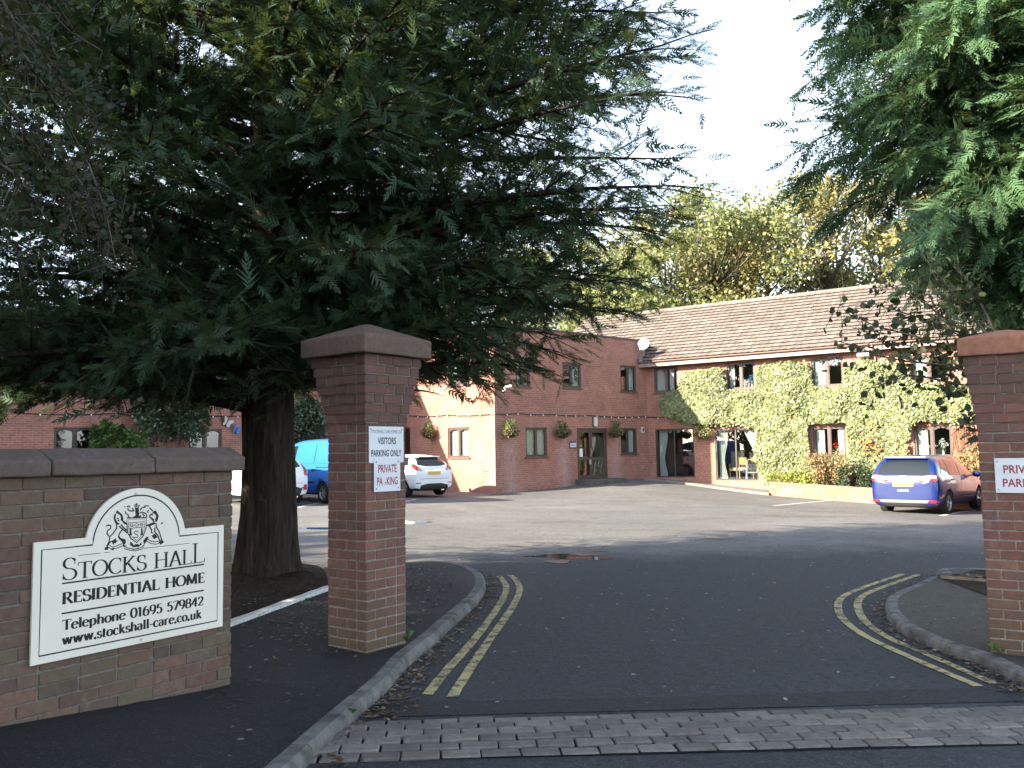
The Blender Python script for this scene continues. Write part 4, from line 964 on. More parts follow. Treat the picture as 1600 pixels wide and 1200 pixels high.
def conifer(label, base, H, zmin, R, n_limb, sub_sp, fr_sp, fr_len, mat, bark, trunk_r, rise=.22, sag=-.1, limb_keep=1.0, droop_tip=.0, zpow=1.0, seed=1, low_limbs=(), extra=(), n_fill=10, near_d=9.0, tmpl=None, name='conifer_tree', inner=.12, tips=.5, cull=None):
    r = np.random.default_rng(seed); root = thing(name, label, 'tree', T(*base)); b = np.array(base)
    pos, axs, ups, scl, tip = [], [], [], [], []; fil = []; limbs = MB()
    for i in range(n_limb + len(extra)):
        if i < n_limb:
            z0 = zmin + (H - zmin - .4) * (i / n_limb) ** zpow; az = i * 2.39996 + r.uniform(-.35, .35)
            Lr = R(z0, az) * r.uniform(.82, 1.08); sg = sag
            ri = rise * (1 + .9 * (z0 - zmin) / H) + r.uniform(-.06, .08)
        else: z0, az, Lr, ri, sg = extra[i - n_limb]; az = R_(az)
        dh = np.array([math.cos(az), math.sin(az), 0]); bend = r.uniform(-.25, .25)
        perp = np.array([-dh[1], dh[0], 0])
        def P(t): return np.array([0, 0, z0]) + dh * Lr * t + perp * bend * Lr * t * t * .5 + np.array([0, 0, 1]) * Lr * (ri * t + sg * t * t)
        ts = np.linspace(0, 1, 7); limbs.tube([P(t) for t in ts], [max(.008, (.028 + .011 * Lr) * (1 - t * .93)) for t in ts], 5)
        ns = max(3, int(Lr / sub_sp))
        for j in range(ns):
            t = inner + (1 - inner) * ((j + r.random()) / ns); s = 1 if (j % 2) else -1
            p0 = P(t); d0 = unit(P(min(1, t + .05)) - P(t - .05))
            ang = s * r.uniform(.45, 1.15); ca, sa = math.cos(ang), math.sin(ang)
            d = np.array([d0[0] * ca - d0[1] * sa, d0[0] * sa + d0[1] * ca, d0[2] + r.uniform(-.42, .60)]); d = unit(d)
            ls = (.30 + .95 * (1 - t) ** .8) * min(1.15, .35 + Lr / 4.5) * r.uniform(.7, 1.25)
            if j >= ns - 2: d = unit(d0 + r.normal(0, .12, 3)); ls = .55
            for q in range(n_fill if t < .80 else n_fill // 3): fil.append((p0 + d * ls * r.uniform(-.1, .8) + r.normal(0, 1, 3) * np.array([.12, .12, .24]), d + r.normal(0, .6, 3), fr_len * r.uniform(.7, 1.2)))
            nf = max(2, int(ls / fr_sp)); limbs.tube([p0, p0 + d * ls * .55 + np.array([0, 0, -.036 * ls]), p0 + d * ls + np.array([0, 0, -.12 * ls])], [.011, .007, .004], 3)
            for q in range(nf + 1):
                u = q / nf; pp = p0 + d * ls * u + np.array([0, 0, -.12 * u * u * ls])
                for rep in (0, 1):
                    a = d + r.normal(0, .42, 3) * (1 - .45 * u) + np.array([0, 0, -droop_tip + r.uniform(-.1, .16)])
                    pos.append(pp); axs.append(a); ups.append(np.array([0, 0, 1]) + r.normal(0, .42, 3)); scl.append(fr_len * r.uniform(.65, 1.25) * (1.1 - .3 * u)); tip.append(tips * (1.0 if t > .8 and u > .4 else .35) * r.uniform(.3, 1.2))
    for lz, laz, ll, lr in low_limbs:
        dh = np.array([math.cos(laz), math.sin(laz), 0]); limbs.tube([np.array([0, 0, lz]) + dh * ll * t + np.array([0, 0, .32 * math.sin(t * 2.2)]) * ll * .3 for t in np.linspace(0, 1, 9)], [lr * (1 - .8 * t) for t in np.linspace(0, 1, 9)], 8, wob=.08)
    pos, axs, ups, scl, tip = map(np.array, (pos, axs, ups, scl, tip))
    if cull is not None:
        k = cull(pos + b, r); pos, axs, ups, scl, tip = pos[k], axs[k], ups[k], scl[k], tip[k]
    nr = np.linalg.norm((pos + b) - np.array(CAM), axis=1) < near_d; scl = np.where(nr, scl * .92, scl)
    V, F, A = place_fronds(tmpl, pos[~nr], axs[~nr], ups[~nr], scl[~nr], tip[~nr])
    V2, F2, A2 = place_fronds(TMN, pos[nr], axs[nr], ups[nr], scl[nr], tip[nr]); F = np.concatenate([F, F2 + len(V)]); V = np.concatenate([V, V2]); A = np.concatenate([A, A2]); print('near fronds', int(nr.sum()), 'of', len(pos))
    fp, fa, fs = (np.array(q) for q in zip(*fil)); k = cull(fp + b, r); fp, fa, fs = fp[k], fa[k], fs[k]
    V2, F2, A2 = place_fronds(TMF, fp, fa, np.array([0, 0, 1.0]) + r.normal(0, .7, fp.shape), fs, np.full(len(fp), .1))
    F = np.concatenate([F, F2 + len(V)]); V = np.concatenate([V, V2]); A = np.concatenate([A, A2])
    link('crown', fast_mesh('crown', V, F, attr=A), mat, root)
    limbs.build('limbs', bark, root, smooth=True)
    # fluted trunk with root flare
    m = MB(); n = 26; zs = [-.35, -.05, .08, .22, .45, .8, 1.3, 1.9, 2.5, 3.2, 4.5, 7, H * .85]; V = []
    ph = [r.uniform(0, 6.28) for _ in range(4)]
    for z in zs:
        f = trunk_r * (1 + .24 * math.exp(-max(z, 0) / .24)) * (1 - .80 * max(0, z - .3) / H) * (1 + .12 * math.exp(-((z - 2.6) / .7) ** 2))
        for k in range(n):
            t = 2 * math.pi * k / n; w = 1 + (.08 + .16 * math.exp(-max(z, 0) / .4)) * math.sin(4 * t + ph[0] + z * .3) + .05 * math.sin(9 * t + ph[1] + z * .5) + .03 * math.sin(15 * t + ph[2]) + r.uniform(-.02, .02)
            V.append((f * w * math.cos(t) + .03 * math.sin(z * 1.3), f * w * math.sin(t), z))
    m.add(V, [(i * n + k, i * n + (k + 1) % n, (i + 1) * n + (k + 1) % n, (i + 1) * n + k) for i in range(len(zs) - 1) for k in range(n)])
    m.build('trunk', bark, root, smooth=True)
    print(label[:30], 'fronds', len(pos), 'tris', len(F)); return root
M_bark = NT('fibrous_bark'); _o = M_bark.pos(); _n = M_bark.noise(M_bark.map(_o, (9, 9, 1.1)), 2.2, 8, .7, .4); _n2 = M_bark.noise(_o, 30, 5, .7)
_c = M_bark.ramp(_n, [(.3, (.010, .008, .006)), (.5, (.038, .029, .023)), (.75, (.085, .07, .056))])
M_bark.pbr(_c, .93, M_bark.bump(M_bark.math('ADD', _n, M_bark.math('MULTIPLY', _n2, .3)), 1.0, .03), .12); M_bark = M_bark.mat
M_con = leafmat('cypress_foliage', [(.024, .058, .034), (.034, .076, .042), (.046, .094, .046), (.028, .064, .044), (.062, .088, .042)], .28, .55, tipcol=(.16, .20, .06), scale=1.2)
M_con2 = leafmat('cedar_foliage', [(.068, .14, .072), (.084, .165, .080), (.10, .18, .080), (.068, .14, .084)], .36, .5, tipcol=(.085, .15, .05), scale=1.0)
TMN = [frond_template(12, 60 + s, .32, .03, .024) for s in range(4)]
TM1 = [frond_template(8, s, .34, .02, .036) for s in range(2)] + [frond_template(9, 4 + s, .34, .05, .052, False) for s in range(3)]
TMF = [frond_template(8, 30 + s, .42, .10, .062, False) for s in range(4)]
TM2 = [frond_template(9, 10 + s, .34, .30, .036) for s in range(3)] + [frond_template(9, 15 + s, .32, .30, .050, False) for s in range(2)]
def R_left(z, az):
    # broad skirt low down, wavering outline, wider towards the drive
    k = np.interp(z, [2.0, 2.8, 3.6, 5, 7, 9.5, 12, 14.5], [2.9, 3.5, 4.3, 4.8, 4.8, 4.4, 3.2, .7])
    return k * (1 + .08 * math.sin(3 * az + z) + .06 * math.sin(5 * az - 2 * z)) * (1 - .20 * max(0, math.sin(az)))
tb = gnd(420, 903, KH + .05); tb = (tb.x - .11, tb.y + .25, gz(tb.x, tb.y) + KH)
def keep_prob(p):
    # foliage thins where neither the drive nor the lane can see it
    far = np.where(p[:, 1] > tb[1] + 1.2, .62, 1.0); hi = np.where(p[:, 2] > 3.3 + p[:, 1] * .57, .28, 1.0); lf = np.where(p[:, 0] < -p[:, 1] * .62 - .9, .35, 1.0)
    return far * np.minimum(hi, lf) * .68
def cull_left(p, r):
    # leave the clear stem and the low gap through which the cars and walls are seen
    rel = p - np.array(tb); rad = np.hypot(rel[:, 0], rel[:, 1])
    low = 2.0 + .25 * np.sin(p[:, 0] * 2.1) + .25 * np.sin(p[:, 1] * 1.7 + 1) - .18 * np.clip(rad - 3.2, 0, 2) + .42 * np.exp(-((rel[:, 0] - 1.9) / .65) ** 2) * (np.abs(rel[:, 1]) < 4) + .10 * (rel[:, 0] < -.5)
    return (rel[:, 2] > low) & (r.random(len(p)) < keep_prob(p))
conifer('huge dark cypress with a thick fluted trunk behind the left pillar', tb, 14.5, 2.2, R_left, 230, .17, .125, .30, M_con, M_bark, .30, rise=.20, sag=-.17, droop_tip=.10, zpow=1.25, seed=3, tmpl=TM1, tips=.85, inner=.2,
        low_limbs=((2.05, R_(196), 3.6, .13), (2.2, R_(160), 3.0, .10), (2.3, R_(30), 3.0, .09), (2.5, R_(265), 3.2, .10), (2.6, R_(330), 2.6, .08)), cull=cull_left,
        extra=[(2.9, 5, 3.1, .08, -.20), (3.1, -12, 3.4, .10, -.24), (2.7, 18, 2.9, .10, -.20), (3.5, 12, 3.6, .08, -.14), (3.0, -28, 3.2, .10, -.26), (2.6, 35, 3.0, .10, -.12), (3.3, 0, 4.2, .06, -.08), (3.6, -8, 4.3, .04, -.08), (3.4, 9, 4.2, .06, -.10), (3.8, 3, 4.5, .04, -.08), (4.2, -5, 4.6, .05, -.08), (4.5, 8, 4.7, .04, -.06), (5.0, 0, 4.8, .05, -.08), (5.6, -6, 4.8, .06, -.06), (6.2, 4, 4.8, .08, -.06), (6.8, -3, 4.8, .08, -.06)] + [(2.5 + .05 * (k % 5), 150 + k * 9, 3.2 + .35 * (k % 4), .06, -.15) for k in range(15)])
def R_right(z, az):
    k = np.interp(z, [2.0, 2.5, 3.0, 3.6, 4.2, 4.8, 5.6, 6.5, 8, 11, 14], [.9, 1.0, 1.0, 1.2, 1.9, 2.6, 3.05, 3.15, 3.1, 2.3, .7])
    return k * (1 + .07 * math.sin(4 * az + z * 1.5))
conifer('bright green feathery conifer rising behind the right pillar', (7.7, 10.8, gz(7.7, 10.8)), 14, 2.2, R_right, 240, .20, .13, .46, M_con2, M_bark, .32, rise=.10, sag=-.26, droop_tip=.30, zpow=1.2, seed=8, tmpl=TM2, near_d=10.0, tips=.4, inner=.3,
        cull=lambda p, r: (p[:, 0] < 7.9 + r.random(len(p)) * .8) & (r.random(len(p)) < np.where((p[:, 2] > 2.6 + p[:, 1] * .56) | (p[:, 0] > .9 + p[:, 1] * .62), .25, 1.0) * np.where(p[:, 1] > 12.2, .6, 1.0)))

# ---- broadleaf crowns made of single leaves
def leaf_quads(pos, size, r, simple=False, aspect=.62, nrm=None):
    n = len(pos); a = unit(r.normal(0, 1, (n, 3)) + (0 if nrm is None else 0)); 
    if nrm is not None:
        N = unit(nrm + r.normal(0, .45, (n, 3))); a = unit(np.cross(N, r.normal(0, 1, (n, 3)))); c = np.cross(N, a)
    else:
        c = unit(np.cross(a, r.normal(0, 1, (n, 3)))); N = np.cross(a, c)
    s = size * r.uniform(.65, 1.3, n)
    V = np.empty((n, 6, 3)); a_, c_, N_ = a * s[:, None] / 2, c * (s * aspect)[:, None] / 2, N * s[:, None]
    V[:, 0] = pos - a_; V[:, 1] = pos - a_ * .25 + c_ + N_ * .06; V[:, 2] = pos + a_ * .45 + c_ * .7 + N_ * .04; V[:, 3] = pos + a_; V[:, 4] = pos + a_ * .45 - c_ * .7 + N_ * .04; V[:, 5] = pos - a_ * .25 - c_ + N_ * .06
    if simple:
        V = V[:, [0, 2, 3, 4]]; V[:, 1] = pos + a_ * .2 + c_ + N_ * .06; V[:, 3] = pos + a_ * .2 - c_ + N_ * .06; F = np.array([[0, 1, 3], [1, 2, 3]])
        return V.reshape(-1, 3), (F[None] + (np.arange(n) * 4)[:, None, None]).reshape(-1, 3)
    F = np.array([[0, 1, 5], [1, 2, 5], [2, 4, 5], [2, 3, 4]])
    return V.reshape(-1, 3), (F[None] + (np.arange(n) * 6)[:, None, None]).reshape(-1, 3)
def broadleaf(label, base, H, rad, zc, n_clump, n_leaf, size, mat, bark, seed, trunk_r=.2, clump=.75, zr=None, group=None, name='broadleaf_tree', cat='tree', squash=.7, lift=0.0):
    r = np.random.default_rng(seed); root = thing(name, label, cat, T(*base), group)
    zr = zr or (H - zc); m = MB(); C = []
    for i in range(n_clump):
        d = unit(r.normal(0, 1, 3)); q = r.uniform(.55, 1.0) ** .6; w = 1 + .18 * math.sin(3 * math.atan2(d[1], d[0]) + seed)
        C.append(np.array([d[0] * rad * q * w, d[1] * rad * q * w, zc + d[2] * zr * q]))
    C = np.array(C); top = np.array([0, 0, zc + zr * .4])
    for c in C:
        h0 = max(.25 * zc, min(zc * .95, c[2] - .55 * np.hypot(c[0], c[1]) - .4)); p0 = np.array([0, 0, h0]); mid = p0 * .45 + c * .55 + r.normal(0, .2, 3) + np.array([0, 0, -.15])
        m.tube([p0, mid, c], [trunk_r * .34, trunk_r * .17, trunk_r * .05], 5)
        for k in range(3): m.tube([mid * .3 + c * .7, c + r.normal(0, clump * .7, 3)], [trunk_r * .07, trunk_r * .02], 3)
    m.tube([(0, 0, -.5), (0, 0, .4), (.05, .03, zc * .6), (.0, .1, zc + zr * .45)], [trunk_r * 1.35, trunk_r, trunk_r * .75, trunk_r * .2], 12, wob=.05)
    per = n_leaf // n_clump; P = []
    for c in C:
        sc = clump * r.uniform(.65, 1.3); d = unit(r.normal(0, 1, (per, 3))) * (r.random((per, 1)) ** .45) * sc; d[:, 2] *= squash; P.append(c + d)
    V, F = leaf_quads(np.concatenate(P), size, r, simple=True); link('crown', fast_mesh('crown', V, F), mat, root); m.build('trunk', bark, root, smooth=True)
    return root
M_bark2 = plain('grey_bark', (.085, .072, .058), .9, .15, var=.4, scale=6, bump=.5)
M_aut1 = leafmat('yellowing_oak_leaf', [(.31, .28, .11), (.38, .33, .14), (.26, .26, .10), (.42, .34, .15), (.33, .29, .11)], .5, .6, scale=.35, var=(.7, 1.25))
M_aut2 = leafmat('green_gold_leaf', [(.22, .24, .10), (.27, .27, .11), (.20, .22, .09), (.33, .29, .13), (.32, .23, .11)], .5, .6, scale=.35, var=(.7, 1.25))
M_aut3 = leafmat('fresh_green_leaf', [(.18, .215, .09), (.22, .25, .10), (.25, .25, .10), (.16, .19, .085)], .5, .6, scale=.35, var=(.7, 1.2))
bg_trees = [  # px of crown centre, distance, crown radius, crown top px y, material
    (985, 47, 3.8, 395, M_aut3, 'low green tree behind the roof beside the dark cypress'),
    (1045, 52, 4.6, 318, M_aut2, 'golden green tree behind the left end of the tiled roof'),
    (1118, 50, 4.8, 284, M_aut3, 'tall green oak behind the middle of the roof, rounded top'),
    (1205, 54, 4.6, 292, M_aut2, 'mottled green and brown tree between the oak and the yellow tree'),
    (1300, 50, 5.2, 268, M_aut1, 'tallest yellow autumn tree behind the roof'),
    (1385, 52, 5.0, 290, M_aut1, 'yellow autumn tree partly behind the right conifer'),
    (1470, 50, 4.6, 330, M_aut2, 'olive autumn tree behind the roof end and right conifer'),
    (900, 54, 4.6, 360, M_aut3, 'green tree showing through the right edge of the dark cypress'),
    (780, 56, 5.0, 380, M_aut3, 'green tree behind the flat roof and the dark cypress crown'),
    (1085, 58, 4.4, 345, M_aut3, 'darker green tree set back between two rounded tops')]
for i, (px, D, rad, top, mt, lab) in enumerate(bg_trees):
    p = at_depth(px, 600, D); zt = at_depth(px, top, D).z; zc = zt - rad * 1.25
    broadleaf(lab, (p.x, p.y, -.3), zt + .3, rad, zc + .3, 46, 11500, .27, mt, M_bark2, 20 + i, .24, 1.55, zr=rad * 1.25, group='trees beyond the roof', squash=.75)
# shade trees standing by the lane to the left, outside the picture
M_dark = leafmat('maple_leaf', [(.045, .045, .022), (.06, .05, .028), (.075, .045, .03), (.04, .05, .02)], .25, .6, scale=.9)
for x, y, H, rad, lab in ((-9.0, 2.8, 8.6, 3.9, 'broadleaf tree by the lane just left of the sign wall'), (-12.5, -2.5, 9.5, 4.5, 'broad lane tree farther along behind the sign wall'), (-6.2, -2.2, 8.0, 3.4, 'lower lane tree across the entrance from the sign wall'), (-15, 4.0, 9.0, 4.2, 'tall lane tree beyond the dark cypress to its left'), (-27, 1, 10, 4.2, 'lane tree at the far bend, first of the distant group'), (-31, -5, 10.5, 4.6, 'lane tree at the far bend, widest of the distant group'), (-24, 6.5, 8.8, 3.4, 'lane tree at the far bend, closest to the left wing'), (-35, 3, 11.5, 4.8, 'lane tree at the far bend, tallest of the distant group'), (-17.5, -.5, 11, 4.8, 'highest lane tree away behind the sign wall')):
    broadleaf(lab, (x, y, gz(x, y)), H, rad, H * .55, 46, 6500, .42, M_dark, M_bark2, int(abs(x * 10) + 50), .26, 1.15, group='trees along the lane')
M_hang = leafmat('dusky_maple_leaf', [(.022, .036, .020), (.034, .040, .022), (.045, .030, .024), (.024, .046, .022)], .25, .6, scale=.9)
# overhanging maple: twigs that hang into the top left corner
def hanging(label, trunk, limbs_px, D, size, mat, bark, seed, per, twig=.28, name='maple_tree', off=.16, pend=.35):
    r = np.random.default_rng(seed); root = thing(name, label, 'tree', T(*trunk)); m = MB(); P = []; b = np.array(trunk)
    m.tube([(0, 0, -.4), (.0, 0, 1.6), (.05, .02, 4.2), (.2, .1, 6.5)], [.20, .15, .11, .05], 10, wob=.06)
    for pts, dd in limbs_px:
        L = [np.array(at_depth(x, y, dd + .25 * math.sin(i * 2.3))) - b for i, (x, y) in enumerate(pts)]
        m.tube([np.array([0.05, .02, max(2.2, L[0][2] - .8)]), L[0] * .6 + np.array([0, 0, .4])] + L, [.026, .02] + [max(.005, .015 * (1 - i / len(L))) for i in range(len(L))], 5)
        for i in range(len(L) - 1):
            seg = np.linalg.norm(L[i + 1] - L[i]); nt_ = max(2, int(seg / .065))
            for k in range(nt_):
                q = L[i] + (L[i + 1] - L[i]) * (k + r.random()) / nt_; tl = twig * r.uniform(.4, 1.3); d = unit(r.normal(0, 1, 3) + np.array([0, 0, -pend])); m.tube([q, q + d * tl], [.004, .002], 3)
                n = int(per * r.uniform(.5, 1.4)); t = r.random((n, 1)); P.append(q + d * tl * t + r.normal(0, off * .32, (n, 3)))
    V, F = leaf_quads(np.concatenate(P), size, r, aspect=.85); link('crown', fast_mesh('crown', V, F), mat, root); m.build('trunk', bark, root, smooth=True); return root
hanging('maple with small dusky leaves hanging over the top left of the wall', (-4.9, 4.6, gz(-4.9, 4.6)),
        [([(-160, -60), (-40, 20), (40, 90), (95, 175), (140, 260), (165, 330), (182, 415)], 4.5), ([(-160, 60), (-30, 120), (30, 190), (70, 250), (100, 300), (120, 360)], 4.7), ([(-150, 200), (-40, 230), (20, 270), (50, 310), (75, 345)], 4.3),
         ([(-120, -120), (0, -60), (60, 0), (110, 50), (160, 80)], 4.8), ([(-160, -160), (-20, -40), (20, 30), (40, 110), (50, 160)], 4.2), ([(-140, 330), (-40, 340), (10, 370), (40, 410)], 4.6), ([(-100, -40), (30, 40), (80, 110), (120, 150), (150, 180)], 5.0), ([(-120, 140), (-20, 180), (40, 225), (90, 240), (130, 290), (150, 350), (160, 400)], 4.9)],
        4.5, .040, M_hang, M_bark2, 5, 11)
M_birch = leafmat('dark_birch_leaf', [(.030, .045, .02), (.04, .055, .022), (.05, .06, .025), (.035, .05, .024)], .22, .5, scale=1.5)
hanging('slender small leaved tree spreading across the roof behind the right pillar', (6.3, 9.6, gz(6.3, 9.6)),
        [([(1545, 560), (1490, 545), (1430, 525), (1370, 510), (1325, 490), (1298, 487)], 9.2), ([(1545, 590), (1480, 570), (1420, 565), (1370, 555), (1335, 540), (1305, 532)], 9.0), ([(1540, 540), (1480, 500), (1440, 470), (1400, 450), (1370, 440)], 9.4), ([(1540, 520), (1500, 470), (1465, 430), (1440, 395)], 9.3),
         ([(1545, 610), (1500, 600), (1450, 590), (1410, 585), (1370, 605), (1350, 608)], 9.1), ([(1545, 570), (1500, 520), (1450, 500), (1400, 485), (1350, 470)], 9.5), ([(1548, 620), (1520, 600), (1495, 610), (1470, 625)], 9.0), ([(1548, 600), (1510, 580), (1460, 550), (1420, 540), (1385, 535), (1345, 515)], 9.3), ([(1550, 630), (1530, 640), (1510, 655)], 9.0), ([(1545, 500), (1520, 450), (1490, 410)], 9.3), ([(1550, 560), (1520, 530), (1490, 520), (1450, 475)], 9.2)],
        9.2, .082, M_birch, M_bark2, 6, 3.6, twig=.30, name='small_leaved_tree', off=.22, pend=.5)

# ---- ivy on the right wing
def in_poly(x, z, poly):
    ins = np.zeros(len(x), bool); n = len(poly)
    for i in range(n):
        x0, z0 = poly[i]; x1, z1 = poly[(i + 1) % n]
        with np.errstate(divide='ignore', invalid='ignore'): c = ((z0 > z) != (z1 > z)) & (x < (x1 - x0) * (z - z0) / (z1 - z0 + 1e-12) + x0)
        ins ^= c
    return ins
ivy_px = [(1031, 632), (1036, 618), (1050, 612), (1063, 609), (1067, 590), (1075, 583), (1100, 579), (1130, 577), (1134, 596), (1136, 611), (1160, 613), (1181, 611), (1183, 580), (1190, 572), (1240, 566), (1262, 570), (1266, 590), (1268, 606), (1295, 607), (1321, 605), (1322, 578), (1335, 568), (1350, 565), (1390, 569), (1418, 575), (1425, 599), (1460, 601), (1490, 598), (1520, 610), (1532, 622), (1532, 652), (1500, 661), (1440, 656), (1423, 664), (1416, 690), (1419, 716), (1412, 740), (1420, 770), (1260, 768), (1252, 752), (1225, 750), (1200, 752), (1188, 735), (1182, 718), (1184, 676), (1178, 666), (1150, 662), (1110, 663), (1075, 661), (1050, 653), (1036, 645)]
ivp = [PLR.at(x, y, -.12) for x, y in ivy_px]
N = 110000; r = np.random.default_rng(44); xs = r.uniform(0, 13.4, N); zs = r.uniform(0, 5.4, N)
jx, jz = xs + r.normal(0, .05, N), zs + r.normal(0, .05, N)
k = in_poly(jx, jz, ivp)
a, b, c, d = hR[4]; k &= ~((xs > a - .12) & (xs < b + .12) & (zs > c - .02) & (zs < d + .13))
xs, zs = xs[k], zs[k]
from mathutils import noise as mnoise
nz = np.array([mnoise.fractal(Vector((x * .9, z * .9, 3.3)), 1.0, 2.0, 4) for x, z in zip(xs, zs)])
ys = -.05 - (.12 + .24 * np.clip(nz + .5, 0, 1.3)) * r.random(len(xs)) ** .45
pos = np.stack([xs, ys, zs], 1); nrm = np.tile(np.array([0, -1.0, .25]), (len(xs), 1))
V, F = leaf_quads(pos, .104, r, simple=True, aspect=.9, nrm=nrm)
M_ivy = leafmat('ivy_leaf', [(.115, .145, .055), (.145, .17, .066), (.175, .19, .08), (.13, .155, .06), (.20, .21, .105), (.09, .115, .048)], .15, .45, scale=1.1, var=(.75, 1.2), spec=.45)
ivy = thing('ivy', 'thick clipped ivy covering the tiled wing wall round its windows', 'climbing plant', PLR.M)
link('leaves', fast_mesh('leaves', V, F), M_ivy, ivy)
# russet sprigs in the ivy and bare stems at its right end
P = []
for px, py, n, s in ((1358, 697, 55, .20), (1225, 620, 45, .30), (1500, 630, 60, .3), (1362, 668, 20, .15), (1402, 735, 70, .3)):
    x, z = PLR.at(px, py, -.3); P.append(np.stack([r.normal(x, s, n), r.uniform(-.36, -.22, n), r.normal(z, s * 1.1, n)], 1))
P = np.concatenate(P); V, F = leaf_quads(P, .12, r, aspect=.9, nrm=np.tile([0, -1.0, .2], (len(P), 1)))
link('russet_leaves', fast_mesh('leaves', V, F), leafmat('russet_leaf', [(.30, .10, .035), (.36, .16, .05), (.28, .2, .07)], .2, .5), ivy)
m = MB()
for i in range(70):
    x0, z0 = PLR.at(r.uniform(1488, 1536), 668, -.03); pts = []; x = x0
    for q in range(7): pts.append((x, -.02 - .02 * r.random(), z0 - q * .28)); x += r.normal(0, .06)
    m.tube(pts[:r.integers(4, 8)], .008, 3)
m.build('stems', plain('bare_vine', (.20, .10, .06), .9), ivy)

# ---- small shrubs
def shrub(label, px, py, P, off, w, h, dpt, n, size, mat, name='shrub', seed=1, clumps=14, stems=6, cat='shrub', base=None):
    if base is None:
        x, z = P.at(px, py, off); M = P.M @ Matrix.Translation((x, off, z))
    else: M = T(*base)
    r = np.random.default_rng(seed); root = thing(name, label, cat, M); Q = []; m = MB()
    for i in range(clumps):
        c = np.array([r.uniform(-.42, .42) * w, r.uniform(-.42, .42) * dpt, h * (.25 + .62 * r.random())]); c[:2] *= math.sqrt(max(.15, 1 - (c[2] / h - .45) ** 2 * 1.6))
        d = unit(r.normal(0, 1, (n // clumps, 3))) * (r.random((n // clumps, 1)) ** .4) * np.array([w * .25, dpt * .25, h * .25]); Q.append(c + d)
        if i < stems: m.tube([(c[0] * .2, c[1] * .2, -.05), tuple(c * .6), tuple(c)], [.018, .012, .005], 4)
    V, F = leaf_quads(np.concatenate(Q), size, r); link('foliage', fast_mesh('foliage', V, F), mat, root); m.build('stems', M_bark2, root); return root
M_lime = leafmat('lime_shrub_leaf', [(.20, .23, .05), (.25, .26, .06), (.15, .19, .04)], .3); M_rust = leafmat('rust_shrub_leaf', [(.26, .15, .07), (.32, .20, .10), (.22, .16, .07), (.30, .24, .12)], .25); M_dgr = leafmat('dark_shrub_leaf', [(.035, .055, .03), (.05, .075, .035), (.06, .085, .045)], .2); M_cam = leafmat('glossy_evergreen_leaf', [(.03, .06, .03), (.045, .08, .038), (.06, .095, .05)], .12, .3, spec=.6); M_fresh = leafmat('fresh_border_leaf', [(.08, .16, .04), (.10, .19, .05), (.07, .13, .04)], .3)
shrub('lime green shrub spilling over the planter near the patio door', 1240, 762, PLR, -1.0, 1.9, .72, .9, 2600, .085, M_lime, seed=1)
shrub('rusty orange shrub in the planter under the ground floor window', 1296, 762, PLR, -1.0, 1.5, 1.35, .9, 3000, .085, M_rust, seed=2)
shrub('dark green shrub in the planter right of the rusty shrub', 1335, 766, PLR, -1.1, 1.2, .95, .9, 2200, .075, M_dgr, seed=3)
shrub('dry golden shrub against the wall beyond the blue car bonnet', 1524, 760, PLR, -.7, 1.3, 1.3, .8, 1800, .09, M_rust, seed=4)
shrub('tall rounded evergreen trained against the left brick wall', 268, 712, PLL, -.5, 2.35, 2.75, .9, 5200, .14, M_cam, name='evergreen_shrub', seed=5, clumps=26)
shrub('bright green border plant left of the evergreen against the left wall', 163, 712, PLL, -.6, 1.0, 1.15, .6, 1000, .13, M_fresh, name='border_plant', seed=6, cat='plant')
shrub('smaller fresh green border plant with pinkish heads near the evergreen', 200, 714, PLL, -.6, 1.15, .95, .6, 900, .13, M_fresh, name='border_plant', seed=7, cat='plant')
shrub('dark bushy evergreen beside the blue van behind the trunk', 478, 716, PLL, -.6, 1.9, 2.4, .9, 4000, .13, M_cam, name='evergreen_shrub', seed=8, clumps=22)
# hanging baskets
M_fl = leafmat('mixed_basket_leaf', [(.11, .12, .06), (.16, .13, .07), (.24, .22, .07), (.07, .09, .04), (.30, .26, .12)], .25)
M_wick = plain('dark_wicker', (.05, .035, .025), .9, .1, var=.4, scale=30, bump=.5)
def basket(label, px, py, P, s=1.0, wide=1.0):
    x, z = P.at(px, py, -.3); root = thing('hanging_basket', label, 'hanging basket', P.M @ Matrix.Translation((x, -.3, z)), 'flower baskets on the care home walls'); r = np.random.default_rng(int(px))
    m = MB(); m.lathe([(.05, -.26 * s), (.17 * s, -.2 * s), (.25 * s, -.04 * s), (.26 * s, 0), (.02, -.01)], 14); m.build('bowl', M_wick, root)
    m = MB(); m.tube([(0, .3, .42 * s), (0, 0, .42 * s), (0, 0, .36 * s)], .012, 5)
    for q in range(3): t = q * 2.094; m.tube([(0, 0, .38 * s), (.24 * s * math.cos(t), .24 * s * math.sin(t), 0)], .005, 3)
    m.build('bracket', M_black, root)
    n = 620; d = unit(r.normal(0, 1, (n, 3))) * (r.random((n, 1)) ** .4) * np.array([.38 * s * wide, .30 * s, .24 * s]) + np.array([0, 0, -.03 * s]); V, F = leaf_quads(d, .075, r); link('foliage', fast_mesh('foliage', V, F), M_fl, root)
    for q in (-1, 1):
        n = 46; d = np.array([q * .13 * s * wide, 0, .24 * s]) + r.normal(0, 1, (n, 3)) * np.array([.05, .05, .075]); V, F = leaf_quads(d, .10, r, aspect=.4); link('upright_sprig', fast_mesh('sprig', V, F), M_fresh, root)
basket('hanging basket on the sunlit side wall left of its window', 669, 675, PLS); basket('hanging basket left of the lone ground floor porch window', 798, 673, PLF); basket('hanging basket between the porch window and the entrance door', 880, 675, PLF); basket('hanging basket between the entrance door and the corner window', 963, 674, PLF)
basket('wide hanging basket on the brick pier between the patio doors', 1098, 676, PLR, 1.0, 1.3)
